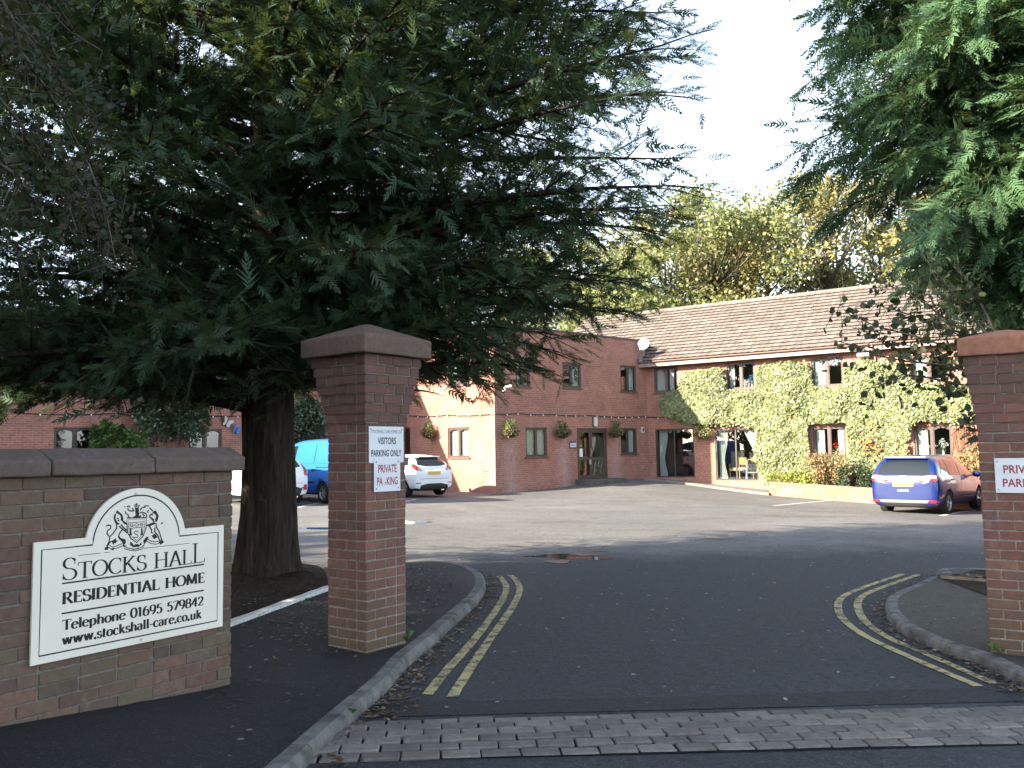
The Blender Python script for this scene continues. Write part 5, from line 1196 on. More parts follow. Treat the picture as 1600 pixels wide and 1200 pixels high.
basket('wall trough of flowers seen beside the gate pillar over the van', 500, 668, PLL, 1.0, 1.2)

# ---- leaf litter, weeds, bark chips
def litter(name, pts, size, mat, seed, h):
    r = np.random.default_rng(seed); P = np.array([(x, y, gz(x, y) + h + abs(r.normal(0, .006))) for x, y in pts]); V, F = leaf_quads(P, size, r, aspect=.6, nrm=np.tile([0, 0, 2.6], (len(P), 1)))
    V[:, 2] = np.maximum(V[:, 2], np.repeat(P[:, 2] - .003, 6)); o = link(name, fast_mesh(name, V, F), mat); o['kind'] = 'stuff'; return o
M_lit = leafmat('fallen_leaf', [(.10, .06, .035), (.16, .10, .06), (.07, .045, .03), (.24, .19, .13), (.05, .035, .025), (.30, .27, .22)], .1, .8)
pts = []
for line, side in ((KL, 1), (KR, -1)):
    P = resample(list(line), .02)
    for i, p in enumerate(P):
        d = (P[min(i + 1, len(P) - 1)] - P[max(i - 1, 0)]); d = d.normalized() if d.length else Vector((0, 1, 0)); n_ = Vector((d.y, -d.x, 0)) * side
        dens = 4 if (p.y < 7.2) else 2
        for q in range(rng.poisson(dens * (.5 + .5 * math.sin(i * .09) ** 2))): o = .135 + abs(rng.normal(0, .10)); pts.append((p.x + n_.x * o, p.y + n_.y * o))
litter('kerb_leaf_litter', pts, .042, M_lit, 1, .008)
pts = [(rng.uniform(-1, 8), 4.0 + 13 * rng.random() ** .8) for _ in range(620)]
litter('scattered_leaves', pts, .036, leafmat('pale_fallen_leaf', [(.30, .28, .24), (.20, .15, .10), (.36, .33, .30), (.14, .10, .07)], .1, .8), 2, .007)
pts = [(-2.6 + rng.normal(0, 1.3), 7 + rng.uniform(-4.4, 4.5)) for _ in range(1500)]; pts = [p for p in pts if not (p[0] > -1.35 + .11 * (p[1] - 4) * 1.0)]
litter('pavement_leaves', pts, .040, M_lit, 3, KH + .012)
pts = [(rng.uniform(-2.2, -.5), rng.uniform(7.0, 11.4)) for _ in range(900)]; pts = [p for p in pts if p[0] < -.62 - .12 * abs(p[1] - 9.6)]
litter('pavement_leaves', pts, .040, M_lit, 5, KH + .006)
pts = []
while len(pts) < 1500:
    t, s = rng.random(), rng.random(); x = a_.x + (8.5 - a_.x) * t; y = a_.y + (8.3 - a_.y) * t + s * (.95 * t + .35); pts.append((x, y))
litter('bark_chips', pts, .06, leafmat('bark_chip', [(.10, .07, .05), (.18, .14, .11), (.06, .04, .03), (.28, .25, .22)], 0.0, .9), 4, KH + .02)
pts = [(3.2 + rng.random() * 4, 6.2 + rng.random() * 3.2) for _ in range(500)]; pts = [p for p in pts if p[1] > 7.4 - .35 * (p[0] - 3.2) and p[1] < 9.3 - .1 * p[0]]
litter('pavement_leaves', pts, .035, M_lit, 6, KH + .006)
def weed(label, px, py, h, seed):
    p = gnd(px, py, h); r = np.random.default_rng(seed); m = MB()
    for i in range(11):
        t = r.uniform(0, 6.28); l = r.uniform(.05, .11); q = np.array([math.cos(t), math.sin(t), 0]); w = np.array([-q[1], q[0], 0]) * .006
        m.add([tuple(-w), tuple(w), tuple(q * l * .5 + w + [0, 0, l * .8]), tuple(q * l + [0, 0, l * .7]), tuple(q * l * .5 - w + [0, 0, l * .8])], [(0, 1, 2, 3, 4)])
    o = m.build('weed', M_fresh, M=T(p.x, p.y, p.z)); tag(o, label, 'weed')
weed('small green weed at the foot of the left pillar beside the kerb', 634, 1004, KH, 1); weed('small green weed at the foot of the right pillar', 1562, 1020, KH, 2); weed('tuft of weed in the kerb joint by the paving band', 530, 1130, .0, 3)
mo = gnd(487, 897, KH); rr_ = np.random.default_rng(9); P = np.stack([rr_.normal(mo.x, .14, 700), rr_.normal(mo.y, .12, 700), gz(mo.x, mo.y) + KH + abs(rr_.normal(.02, .02, 700))], 1); V, F = leaf_quads(P, .022, rr_); o = link('moss', fast_mesh('moss', V, F), M_lime); o['kind'] = 'stuff'

# ================================================================== CARS
M_tyre = plain('tyre_rubber', (.018, .018, .018), .85, .2, var=.2)
M_cglass = NT('tinted_car_glass'); M_cglass.pbr((.012, .015, .017), .04, None, .6); M_cglass = M_cglass.mat
M_trim = plain('black_trim', (.02, .02, .021), .55, .35, var=.1)
M_alloy = plain('alloy_wheel', (.42, .43, .44), .3, .5, metal=.8, var=.05)
M_lred = NT('red_lamp_lens'); M_lred.pbr((.38, .012, .015), .12, None, .6, coat=.5); M_lred = M_lred.mat
M_lwh = NT('clear_lamp_lens'); M_lwh.pbr((.42, .37, .35), .12, None, .6, coat=.5); M_lwh = M_lwh.mat
M_lor = NT('amber_lamp_lens'); M_lor.pbr((.60, .20, .03), .12, None, .6, coat=.5); M_lor = M_lor.mat
M_plY = plain('yellow_number_plate', (.62, .40, .04), .4, .4, var=.06, scale=20)
M_chr = plain('chrome', (.6, .6, .62), .15, metal=1.0, var=.02)
M_grey = plain('grey_skid_trim', (.22, .22, .225), .45, .4, var=.1)
def paint(name, col, metal=0.0): m = NT(name); m.pbr(col, .30, None, .4, metal, coat=.55); return m.mat
def car_body(st):
    V, F, n = [], [], 9
    for y, zb, w, zm, zbelt, wbelt, zt, wt in st:
        half = [(0, zb), (w * .78, zb), (w * .955, zb + .09), (w, zm), (wbelt, zbelt), (wbelt * .42 + wt * .58 + .025, zbelt * .45 + zt * .55), (wt, zt - .07), (wt * .72, zt - .012), (0, zt)]
        V += [(x, y, z) for x, z in half] + [(-x, y, z) for x, z in half[1:-1][::-1]]
    k = 16; N = len(st)
    F = [(i * k + a, i * k + (a + 1) % k, (i + 1) * k + (a + 1) % k, (i + 1) * k + a) for i in range(N - 1) for a in range(k)]
    F += [(0, 15, 14, 1), (1, 14, 13, 2), (2, 13, 12, 3), (3, 12, 11, 4), (4, 11, 10, 5), (5, 10, 9, 6), (6, 9, 8, 7)]
    b = (N - 1) * k; F += [tuple(b + i for i in f[::-1]) for f in F[-7:]]
    bm = bmesh.new(); vs = [bm.verts.new(v) for v in V]
    for f in F:
        if len(set(f)) == len(f): bm.faces.new([vs[i] for i in f])
    bmesh.ops.recalc_face_normals(bm, faces=bm.faces)
    me = bpy.data.meshes.new('body'); bm.to_mesh(me); bm.free(); return me
def wheel_at(root, x, y, r, w, spokes, side):
    M = Matrix.Translation((x, y, r)) @ Matrix.Rotation(R_(90) * side, 4, 'Y')
    wh = MB().lathe([(r * .60, -w / 2), (r * .93, -w / 2), (r * .99, -w * .32), (r, 0), (r * .99, w * .32), (r * .93, w / 2), (r * .66, w / 2), (r * .63, w * .42), (r * .60, w * .3)], 28).build('wheel', M_tyre, root, M, smooth=True)
    m = MB(); m.lathe([(r * .05, -w * .2), (r * .60, -w * .2), (r * .63, w * .40), (r * .66, w * .47), (r * .60, w * .47), (r * .575, w * .38), (r * .56, -w * .1), (r * .05, -w * .1)], 28)
    for k in range(spokes):
        Q = Matrix.Rotation(2 * math.pi * k / spokes, 4, 'Z'); m.add([Q @ Vector(v) for v in ((-.035, .02, w * .36), (.035, .02, w * .36), (.026, r * .6, w * .40), (-.026, r * .6, w * .40), (-.03, .02, w * .1), (.03, .02, w * .1), (.022, r * .6, w * .15), (-.022, r * .6, w * .15))], [(0, 1, 2, 3), (0, 4, 5, 1), (1, 5, 6, 2), (3, 2, 6, 7), (0, 3, 7, 4)])
    m.lathe([(r * .14, w * .1), (r * .14, w * .39), (r * .08, w * .42), (.002, w * .42)], 14); m.build('rim', M_alloy, wh, smooth=False)
    return wh
def make_car(label, M, st, pmat, wb, track, rw, spokes, parts, L, mirrors=None, group=None, name='parked_car', cat='car'):
    root = thing(name, label, cat, M, group)
    me = car_body(st); o = link('body', me, [pmat, M_trim], root)
    s = o.modifiers.new('s', 'SUBSURF'); s.levels = 2; s.render_levels = 2
    cut = MB()
    for y in wb:
        for sd in (1, -1): cut.lathe([(rw * 1.16, -.16), (rw * 1.16, .30)], 24, Matrix.Translation((sd * track, y, rw * 1.0)) @ Matrix.Rotation(R_(90) * sd, 4, 'Y'))
    co = link('cutter', cut.mesh('cutter'), M_trim, root)
    full = evaluated(o); bvh = BVHTree.FromPolygons([v.co[:] for v in full.vertices], [p.vertices[:] for p in full.polygons])
    b = o.modifiers.new('b', 'BOOLEAN'); b.object = co; b.operation = 'DIFFERENCE'; b.solver = 'EXACT'
    me2 = evaluated(o); o.modifiers.clear(); o.data = me2; bpy.data.objects.remove(co)
    me2.materials.clear(); me2.materials.append(pmat); me2.materials.append(M_trim)
    me2.polygons.foreach_set('use_smooth', [True] * len(me2.polygons))
    for p in me2.polygons:   # wheel wells and underside are black plastic
        c = p.center
        if p.normal.z < -.6 and c.z < .5: p.material_index = 1
        for y in wb:
            if math.hypot(c.y - y, c.z - rw) < rw * 1.17 and abs(c.x) < track + .1 and abs(abs(c.x) - track) < .35 and (abs(p.normal.x) > .95 and abs(c.x) < track - .1 or math.hypot(c.y - y, c.z - rw) < rw * 1.161 and abs(p.normal.x) < .3): p.material_index = 1
    att = me2.attributes.get('sharp_face')
    for y in wb:
        for sd in (1, -1): wheel_at(root, sd * (track - .02), y, rw, .21, spokes, sd)
    def patch(nm, poly, mat, ax, off=.006, cuts=5, sd=1, parent=None):
        bm = bmesh.new()
        vs = [bm.verts.new((a, 0, c) if ax == 'r' else (0, a, c)) for a, c in poly]; bm.faces.new(vs)
        bmesh.ops.triangulate(bm, faces=bm.faces[:]); bmesh.ops.subdivide_edges(bm, edges=bm.edges[:], cuts=cuts, use_grid_fill=True)
        d = Vector((0, 1, 0)) if ax == 'r' else Vector((-sd, 0, 0))
        bad = []
        for v in bm.verts:
            og = Vector((v.co.x, -6, v.co.z)) if ax == 'r' else Vector((sd * 4, v.co.y, v.co.z))
            h = bvh.ray_cast(og, d)
            if h[0] is None: bad.append(v); continue
            nn = h[1] if h[1].dot(d) < 0 else -h[1]; v.co = h[0] + nn * off
        bmesh.ops.delete(bm, geom=bad, context='VERTS')
        bmesh.ops.recalc_face_normals(bm, faces=bm.faces)
        pm = bpy.data.meshes.new(nm); bm.to_mesh(pm); bm.free(); pm.polygons.foreach_set('use_smooth', [True] * len(pm.polygons)); return link(nm, pm, mat, parent or root)
    for p in parts:
        nm, ax, poly, mat = p[:4]; off = p[4] if len(p) > 4 else .006
        if ax == 'r': patch(nm, poly, mat, 'r', off)
        elif ax == 'rr':
            patch(nm, poly, mat, 'r', off); patch(nm, [(-a, c) for a, c in poly][::-1], mat, 'r', off)
        elif ax == 's':
            for sd in (1, -1): patch(nm, poly, mat, 's', off, sd=sd)
        elif ax == 'box': link(nm, bevelled(MB().box(*poly).mesh(nm), .012, 2), mat, root)
    if mirrors:
        x, y, z = mirrors
        for sd in (1, -1):
            m = MB(); m.lathe([(.01, -.11), (.07, -.09), (.085, 0), (.07, .09), (.01, .11)], 12, Matrix.Translation((sd * x, y, z)) @ Matrix.Rotation(R_(90), 4, 'Y')); m.tube([(sd * (x - .18), y + .03, z - .04), (sd * (x - .05), y, z - .02)], .02, 6); m.build('door_mirror', pmat, root, smooth=True)
    return root
def seam(y, z0, z1, w=.012): return [(y, z0), (y + w, z0), (y + w, z1), (y, z1)]
# y from tail to nose: y, floor, half width, mid z, belt z, belt half width, roof z, roof half width
ST_MPV = [(-2.26, .42, .62, .55, .80, .62, .88, .55), (-2.24, .30, .82, .55, .98, .80, 1.06, .70), (-2.20, .24, .885, .58, 1.02, .85, 1.13, .74), (-2.12, .22, .905, .60, 1.04, .875, 1.30, .76), (-2.00, .22, .912, .60, 1.05, .885, 1.50, .73), (-1.88, .22, .915, .60, 1.05, .89, 1.60, .70), (-1.6, .22, .915, .60, 1.04, .895, 1.635, .69), (-.9, .2, .914, .60, 1.02, .90, 1.65, .68), (-.1, .2, .914, .60, 1.00, .90, 1.64, .66), (.5, .2, .914, .60, .98, .89, 1.56, .58), (.95, .2, .914, .6, .97, .88, 1.36, .60), (1.3, .2, .914, .6, .96, .87, 1.10, .66), (1.6, .2, .91, .6, .90, .85, 1.00, .70), (1.95, .22, .88, .56, .82, .80, .90, .68), (2.15, .24, .78, .5, .72, .70, .78, .58), (2.26, .3, .55, .46, .6, .5, .64, .42)]
mpv_parts = [
 ('rear_window', 'r', [(-.70, 1.11), (.70, 1.11), (.62, 1.51), (-.62, 1.51)], M_cglass, .006),
 ('tail_lamp', 'rr', [(.34, 1.00), (.43, .935), (.90, .935), (.90, 1.10), (.66, 1.10), (.45, 1.06)], M_lred, .016),
 ('lamp_lens', 'rr', [(.44, 1.01), (.84, 1.01), (.83, 1.085), (.66, 1.085), (.50, 1.055)], M_lwh, .024),
 ('number_plate', 'r', [(-.27, .80), (.27, .80), (.27, .91), (-.27, .91)], M_plY, .014),
 ('bumper_trim', 'r', [(-.80, .36), (.80, .36), (.80, .43), (-.80, .43)], M_grey, .012),
 ('lower_bumper', 'r', [(-.82, .24), (.82, .24), (.84, .355), (-.84, .355)], M_trim, .01),
 ('rear_reflector', 'rr', [(.60, .37), (.86, .37), (.84, .43), (.66, .43)], M_lred, .02),
 ('high_brake_lamp', 'r', [(-.20, 1.565), (.20, 1.565), (.20, 1.60), (-.20, 1.60)], M_lred, .012),
 ('tailgate_seam', 'r', [(-.62, .56), (.62, .56), (.62, .572), (-.62, .572)], M_trim, .004),
 ('tailgate_seam', 'rr', [(.66, .60), (.672, .60), (.76, .92), (.748, .92)], M_trim, .004),
 ('badge', 'r', [(-.075, 1.03), (.075, 1.03), (.075, 1.08), (-.075, 1.08)], M_chr, .014),
 ('tailgate_handle', 'r', [(-.16, .66), (.16, .66), (.13, .72), (-.13, .72)], M_chr, .010),
 ('side_window', 's', [(-1.86, 1.13), (-1.62, 1.09), (-1.25, 1.08), (-1.25, 1.50), (-1.55, 1.49)], M_cglass),
 ('side_window', 's', [(-1.20, 1.08), (-.32, 1.06), (-.32, 1.54), (-1.20, 1.52)], M_cglass), ('side_window', 's', [(-.26, 1.06), (.62, 1.04), (.92, 1.06), (.42, 1.47), (-.26, 1.54)], M_cglass),
 ('windscreen_pillar', 's', [(.70, 1.06), (1.02, 1.05), (.50, 1.46), (.44, 1.47)], M_trim, .004),
 ('door_seam', 's', seam(-1.22, .42, 1.06), M_trim, .003), ('door_seam', 's', seam(-.29, .36, 1.04), M_trim, .003), ('door_seam', 's', seam(.92, .40, 1.02), M_trim, .003),
 ('door_handle', 's', [(-1.10, .93), (-.90, .93), (-.90, .97), (-1.10, .97)], M_trim, .02), ('door_handle', 's', [(-.18, .92), (.02, .92), (.02, .96), (-.18, .96)], M_trim, .02),
 ('sill_trim', 's', [(-.98, .27), (.98, .27), (.98, .33), (-.98, .33)], M_trim, .008), ('side_moulding', 's', [(-.95, .44), (.95, .44), (.95, .475), (-.95, .475)], M_chr, .010),
 ('rear_wiper', 'box', (-.02, .40, -2.19, -2.17, 1.12, 1.135), M_trim), ('roof_spoiler', 'box', (-.56, .56, -2.04, -1.72, 1.545, 1.60), None),
 ('headlamp', 's', [(1.75, .74), (2.10, .66), (2.12, .74), (1.80, .86)], M_lwh, .01)]
def with_paint(parts, pm): return [tuple(pm if q is None else q for q in p) for p in parts]
P_blue = paint('deep_blue_paint', (.001, .013, .098), .0); P_white = paint('white_paint', (.78, .79, .80)); P_van = paint('sky_blue_paint', (.02, .125, .39)); P_dark = paint('dark_navy_paint', (.01, .014, .04), .3)
def heading(x, y, psi): return Matrix.Translation((x, y, gz(x, y))) @ Matrix.Rotation(-psi, 4, 'Z')
make_car('deep blue people carrier parked nose in beside the ivy planter', heading(12.25, 25.14, R_(44)), ST_MPV, P_blue, (-1.35, 1.35), .80, .325, 5, with_paint(mpv_parts, P_blue), 4.5, (1.03, .72, 1.06), name='people_carrier')
make_car('dark car mostly hidden by the right gate pillar beside the blue people carrier', heading(14.75, 23.65, R_(44)), ST_MPV, P_dark, (-1.35, 1.35), .80, .325, 5, with_paint(mpv_parts, P_dark), 4.5, (1.03, .72, 1.06), name='parked_car')
ST_HATCH = [(-1.98, .40, .58, .52, .72, .60, .82, .52), (-1.965, .28, .76, .52, .88, .76, .96, .66), (-1.92, .23, .835, .54, .95, .81, 1.04, .70), (-1.82, .21, .855, .56, 1.00, .83, 1.14, .66), (-1.68, .2, .862, .56, 1.03, .84, 1.30, .60), (-1.52, .2, .862, .56, 1.03, .845, 1.41, .56), (-1.2, .2, .862, .56, 1.00, .85, 1.46, .555), (-.6, .2, .861, .56, .96, .85, 1.485, .56), (0, .2, .861, .56, .93, .85, 1.47, .555), (.45, .2, .861, .56, .92, .845, 1.36, .56), (.85, .2, .861, .56, .91, .83, 1.12, .62), (1.15, .2, .86, .56, .88, .82, .98, .66), (1.5, .21, .84, .54, .80, .77, .88, .62), (1.8, .23, .76, .5, .70, .68, .76, .55), (1.97, .3, .5, .45, .58, .45, .62, .4)]
hatch_parts = [
 ('rear_window', 'r', [(-.60, 1.10), (-.3, 1.055), (.3, 1.055), (.60, 1.10), (.52, 1.34), (.3, 1.365), (-.3, 1.365), (-.52, 1.34)], M_cglass, .008),
 ('tail_lamp', 'rr', [(.50, .90), (.78, .93), (.83, 1.06), (.80, 1.20), (.72, 1.16), (.60, 1.02)], M_lred, .012), ('lamp_lens', 'rr', [(.54, .91), (.68, .92), (.66, .97), (.60, .98)], M_lwh, .018), ('indicator', 'rr', [(.74, 1.10), (.80, 1.08), (.80, 1.16), (.745, 1.15)], M_lor, .018),
 ('number_plate', 'r', [(-.27, .76), (.27, .76), (.27, .87), (-.27, .87)], M_plY, .014), ('plate_garnish', 'r', [(-.40, .885), (.40, .885), (.40, .92), (-.40, .92)], M_chr, .014), ('badge', 'r', [(-.055, .93), (.055, .93), (.055, .975), (-.055, .975)], M_chr, .016),
 ('rear_diffuser', 'r', [(-.60, .23), (.60, .23), (.58, .40), (.30, .46), (-.30, .46), (-.58, .40)], M_trim, .012), ('rear_reflector', 'rr', [(.56, .47), (.76, .47), (.77, .50), (.57, .50)], M_lred, .012),
 ('tailgate_seam', 'r', [(-.62, .62), (.62, .62), (.62, .63), (-.62, .63)], M_trim, .004),
 ('side_window', 's', [(-1.55, 1.10), (-1.05, 1.05), (-1.05, 1.38), (-1.30, 1.36)], M_cglass), ('side_window', 's', [(-1.0, 1.05), (-.2, 1.00), (-.2, 1.40), (-1.0, 1.385)], M_cglass), ('side_window', 's', [(-.14, 1.00), (.62, .97), (.78, .98), (.40, 1.26), (-.14, 1.40)], M_cglass),
 ('door_seam', 's', seam(-1.0, .40, 1.02), M_trim, .003), ('door_seam', 's', seam(-.17, .36, .98), M_trim, .003), ('door_seam', 's', seam(.78, .40, .95), M_trim, .003), ('door_handle', 's', [(-.36, .86), (-.20, .86), (-.20, .90), (-.36, .90)], M_trim, .02),
 ('rear_wiper', 'box', (-.02, .36, -1.86, -1.84, 1.075, 1.09), M_trim), ('roof_spoiler', 'box', (-.46, .46, -1.69, -1.40, 1.365, 1.40), None), ('exhaust_tip', 'box', (.30, .42, -1.98, -1.86, .20, .25), M_chr), ('headlamp', 's', [(1.35, .72), (1.75, .62), (1.78, .70), (1.40, .82)], M_lwh, .01)]
PSI = -R_(41.6)
make_car('white hatchback with black diffuser parked beside the sunlit side wall', heading(-4.06, 31.18, PSI), ST_HATCH, P_white, (-1.30, 1.19), .735, .30, 5, with_paint(hatch_parts, P_white), 3.95, (.98, .60, .98), name='hatchback')
small_parts = [p for p in hatch_parts if p[0] not in ('tail_lamp', 'lamp_lens', 'indicator', 'rear_diffuser')] + [
 ('tail_lamp', 'rr', [(.66, .84), (.84, .84), (.84, 1.08), (.74, 1.20), (.68, 1.18), (.72, .98)], M_lred, .014), ('rear_reflector', 'rr', [(.62, .42), (.76, .42), (.76, .58), (.66, .58)], M_lred, .018), ('rear_diffuser', 'r', [(-.52, .26), (.52, .26), (.60, .46), (.40, .52), (-.40, .52), (-.60, .46)], M_trim, .012)]
SM = .92
st_small = [(y * .915, zb, w * .935, zm, zbl, wb_ * .935, zt, wt * .95) for y, zb, w, zm, zbl, wb_, zt, wt in ST_HATCH]
def shrink(parts):
    out = []
    for p in parts:
        nm, ax, poly = p[:3]
        if ax in ('r', 'rr'): poly = [(a * .93, c) for a, c in poly]
        elif ax == 's': poly = [(a * .915, c) for a, c in poly]
        else: poly = (poly[0], poly[1], poly[2] * .915, poly[3] * .915, poly[4], poly[5])
        out.append((nm, ax, poly) + p[3:])
    return out
make_car('small white city car half hidden behind the cypress trunk', heading(-7.79, 26.0, PSI), st_small, P_white, (-1.18, 1.12), .69, .285, 8, with_paint(shrink(small_parts), P_white), 3.6, (.93, .55, .98), name='city_car')
ST_VAN = [(-2.33, .40, .70, .6, 1.0, .72, 1.5, .60), (-2.31, .28, .82, .6, 1.1, .82, 1.80, .66), (-2.25, .24, .85, .6, 1.12, .84, 1.90, .66), (-2.05, .22, .855, .62, 1.15, .845, 1.95, .66), (-1.4, .22, .855, .62, 1.15, .845, 1.975, .66), (-.2, .22, .855, .62, 1.15, .845, 1.98, .66), (.6, .22, .855, .62, 1.15, .845, 1.96, .65), (1.0, .22, .855, .62, 1.12, .84, 1.88, .63), (1.35, .22, .855, .62, 1.10, .84, 1.66, .64), (1.7, .22, .853, .62, 1.06, .83, 1.34, .68), (1.95, .23, .84, .6, .98, .80, 1.14, .66), (2.2, .26, .78, .55, .84, .72, .98, .58), (2.33, .34, .6, .5, .7, .55, .8, .48)]
van_parts = [('rear_window', 'r', [(-.60, 1.2), (.60, 1.2), (.56, 1.68), (-.56, 1.68)], M_cglass, .008), ('tail_lamp', 'rr', [(.70, .75), (.82, .75), (.82, 1.15), (.72, 1.15)], M_lred, .012), ('number_plate', 'r', [(-.26, .62), (.26, .62), (.26, .73), (-.26, .73)], M_plY, .012), ('rear_bumper', 'r', [(-.82, .30), (.82, .30), (.82, .50), (-.82, .50)], M_grey, .02),
 ('front_door_window', 's', [(.45, 1.22), (1.42, 1.18), (1.12, 1.62), (.92, 1.74), (.45, 1.76)], M_cglass), ('pressed_panel', 's', [(-.80, 1.20), (.28, 1.20), (.30, 1.75), (.18, 1.80), (-.72, 1.80), (-.82, 1.72)], None, .014), ('pressed_panel', 's', [(-2.05, 1.22), (-1.06, 1.20), (-1.06, 1.72), (-1.16, 1.80), (-1.92, 1.78)], None, .014),
 ('door_seam', 's', seam(.36, .42, 1.86), M_trim, .003), ('door_seam', 's', seam(-.93, .42, 1.88, .016), M_trim, .003), ('slide_rail', 's', [(-2.0, 1.075), (-.93, 1.075), (-.93, 1.105), (-2.0, 1.105)], M_trim, .010), ('door_handle', 's', [(-.88, .98), (-.72, .98), (-.72, 1.03), (-.88, 1.03)], M_trim, .02), ('side_moulding', 's', [(-.85, .60), (1.0, .60), (1.0, .66), (-.85, .66)], M_trim, .008), ('door_seam', 's', seam(1.38, .42, 1.15), M_trim, .003),
 ('headlamp', 's', [(1.95, .80), (2.2, .72), (2.2, .84), (2.0, .94)], M_lwh, .01)]
make_car('bright blue panel van parked by the left wing behind the gate pillar', heading(-6.05, 27.46, PSI), ST_VAN, P_van, (-1.35, 1.25), .75, .315, 6, with_paint(van_parts, P_van), 4.66, (.98, 1.30, 1.20), name='panel_van', cat='van')

# ================================================================== PLANTER, PATIO AND WHAT STANDS BEHIND THE GLASS
p1, p2 = gnd(1202, 773.5), gnd(1376, 787.5)
pdirr = (p2 - p1); pdirr.z = 0; plen = pdirr.length; pdirr.normalize(); pang = math.atan2(pdirr.y, pdirr.x)
z0p = gz(p1.x, p1.y); slope = (gz(p2.x, p2.y) - z0p) / plen
plr = thing('planter', 'low red brick planter wall with soldier coping below the ivy', 'planter', Matrix.Translation((p1.x, p1.y, z0p)) @ Matrix.Rotation(pang, 4, 'Z') @ Matrix.Rotation(-math.atan(slope), 4, 'Y'))
M_bw2 = brickwall_mat('orange_brickwork', (.30, .12, .08), (.26, .10, .066), (.28, .20, .16))
MB().box(0, plen + 6, 0, .215, -.5, .40).build('wall', M_bw2, plr); MB().box(0, .215, .216, 3.2, -.5, .40).build('end_wall', M_bw2, plr)
MB().box(.22, plen + 6, .22, 3.4, -.4, .36).build('soil', M_soil, plr)
M_solb = brick_piece_mat('orange_coping_brick', [(.30, .155, .10), (.35, .19, .12), (.28, .14, .09), (.36, .21, .14)], .1, (.2, .16, .1), .1)
sol = piece_mesh('brick', .066, .225, .105, .006, .002, 77)
for k in range(int(plen / .075) + 6): link('brick', sol, M_solb, plr, T(.04 + k * .075, .106, .4535 + random.uniform(-.002, .003)))
# paved strip along the patio doors
q = [gnd(1004, 755.5), gnd(1085, 759), gnd(1140, 766.5), gnd(1201, 774)]
qq = [PLR.M @ Vector((4.9, 0, 0)), PLR.M @ Vector((.15, 0, 0))]
poly = [(v.x, v.y) for v in q] + [(p1.x + .02, p1.y + .05), (PLR.M @ Vector((6.0, -1.6, 0))).to_tuple()[:2], (PLR.M @ Vector((6.0, -.01, 0))).to_tuple()[:2], (PLR.M @ Vector((.1, -.01, 0))).to_tuple()[:2]]
poly = [poly[0], poly[1], poly[2], poly[3]] + poly[5:]
sheet('patio_path', poly, .09, plain('worn_concrete', (.19, .165, .14), .9, .2, var=.25, scale=3, bump=.3), .5, skirt=.3)
# beige armchair, wooden chairs, walking frame behind the second patio door
Mroom = PLR.M @ Matrix.Translation((hR[7][0], 0, hR[7][2]))
M_beige = plain('beige_upholstery', (.42, .36, .28), .9, .1); M_wood = plain('beech_wood', (.45, .25, .10), .5, .3, var=.15, scale=20)
ac = thing('armchair', 'beige high backed armchair with wooden legs behind the right patio door', 'armchair', Mroom @ T(.62, .95, .02, R_(20)))
link('backrest', bevelled(MB().box(-.28, .28, .24, .38, .38, 1.18).mesh('backrest'), .03, 2), M_beige, ac); link('seat', bevelled(MB().box(-.28, .28, -.30, .24, .36, .50).mesh('seat'), .03, 2), M_beige, ac)
for s in (-1, 1):
    link('armrest', bevelled(MB().box(s * .33 - .045, s * .33 + .045, -.30, .30, .58, .64).mesh('armrest'), .015), M_wood, ac)
    for y in (-.27, .30): MB().box(s * .33 - .025, s * .33 + .025, y - .025, y + .025, 0, .58 if y < 0 else .40).build('leg', M_wood, ac)
def chair(label, x, y, rot):
    c = thing('dining_chair', label, 'chair', Mroom @ T(x, y, .02, rot), 'wooden chairs behind the patio glass')
    MB().box(-.22, .22, -.22, .22, .42, .46).build('seat', M_beige, c); MB().box(-.22, .22, .19, .22, .62, .92).build('backrest', M_wood, c)
    for sx in (-.2, .2):
        for sy in (-.2, .2): MB().box(sx - .02, sx + .02, sy - .02, sy + .02, 0, .42 if sy < 0 else .9).build('leg', M_wood, c)
chair('wooden chair just right of the mullion behind the right patio door', 1.02, .85, R_(160)); chair('wooden chair near the walking frame behind the right patio door', 1.28, 1.3, R_(200))
wf = thing('walking_frame', 'white tubular walking frame standing inside the right patio door', 'walking frame', Mroom @ T(1.42, .45, .02, R_(10)))
for y in (-.05, .30):
    m = MB(); m.tube([(-.24, y - .08, 0), (-.20, y, .78), (-.15, y, .84), (.15, y, .84), (.20, y, .78), (.24, y - .08, 0)], .016, 6); m.build('hoop', M_plate, wf)
m = MB(); m.tube([(-.215, -.06, .3), (.215, -.06, .3)], .013, 6); m.tube([(-.2, -.05, .55), (-.2, .30, .55)], .013, 6); m.tube([(.2, -.05, .55), (.2, .30, .55)], .013, 6); m.build('brace', M_plate, wf)
# white candles on sills, flowers
def vase(label, P, hole, fx, colmat, name='flower_vase'):
    a, b, c, d = hole; v = thing(name, label, 'vase', P.M @ Matrix.Translation((a + (b - a) * fx, .17, c + .01)))
    m = MB(); m.lathe([(.04, 0), (.055, .05), (.03, .16), (.04, .2)], 12); m.build('vase', M_plate, v)
    r = np.random.default_rng(int(fx * 100)); d_ = np.array([0, 0, .46]) + r.normal(0, 1, (90, 3)) * np.array([.075, .04, .085]); V, F = leaf_quads(d_, .07, r); link('flowers', fast_mesh('flowers', V, F), colmat, v)
    m = MB()
    for q in range(4): m.tube([(0, 0, .15), (r.normal(0, .04), 0, .42)], .006, 3)
    m.build('stems', M_fresh, v)
M_redf = leafmat('red_flower', [(.5, .02, .02), (.6, .05, .03)], .2)
M_blf = leafmat('blue_flower', [(.03, .25, .5), (.05, .35, .6)], .2); M_whf = leafmat('white_flower', [(.7, .7, .68), (.75, .74, .7)], .2)
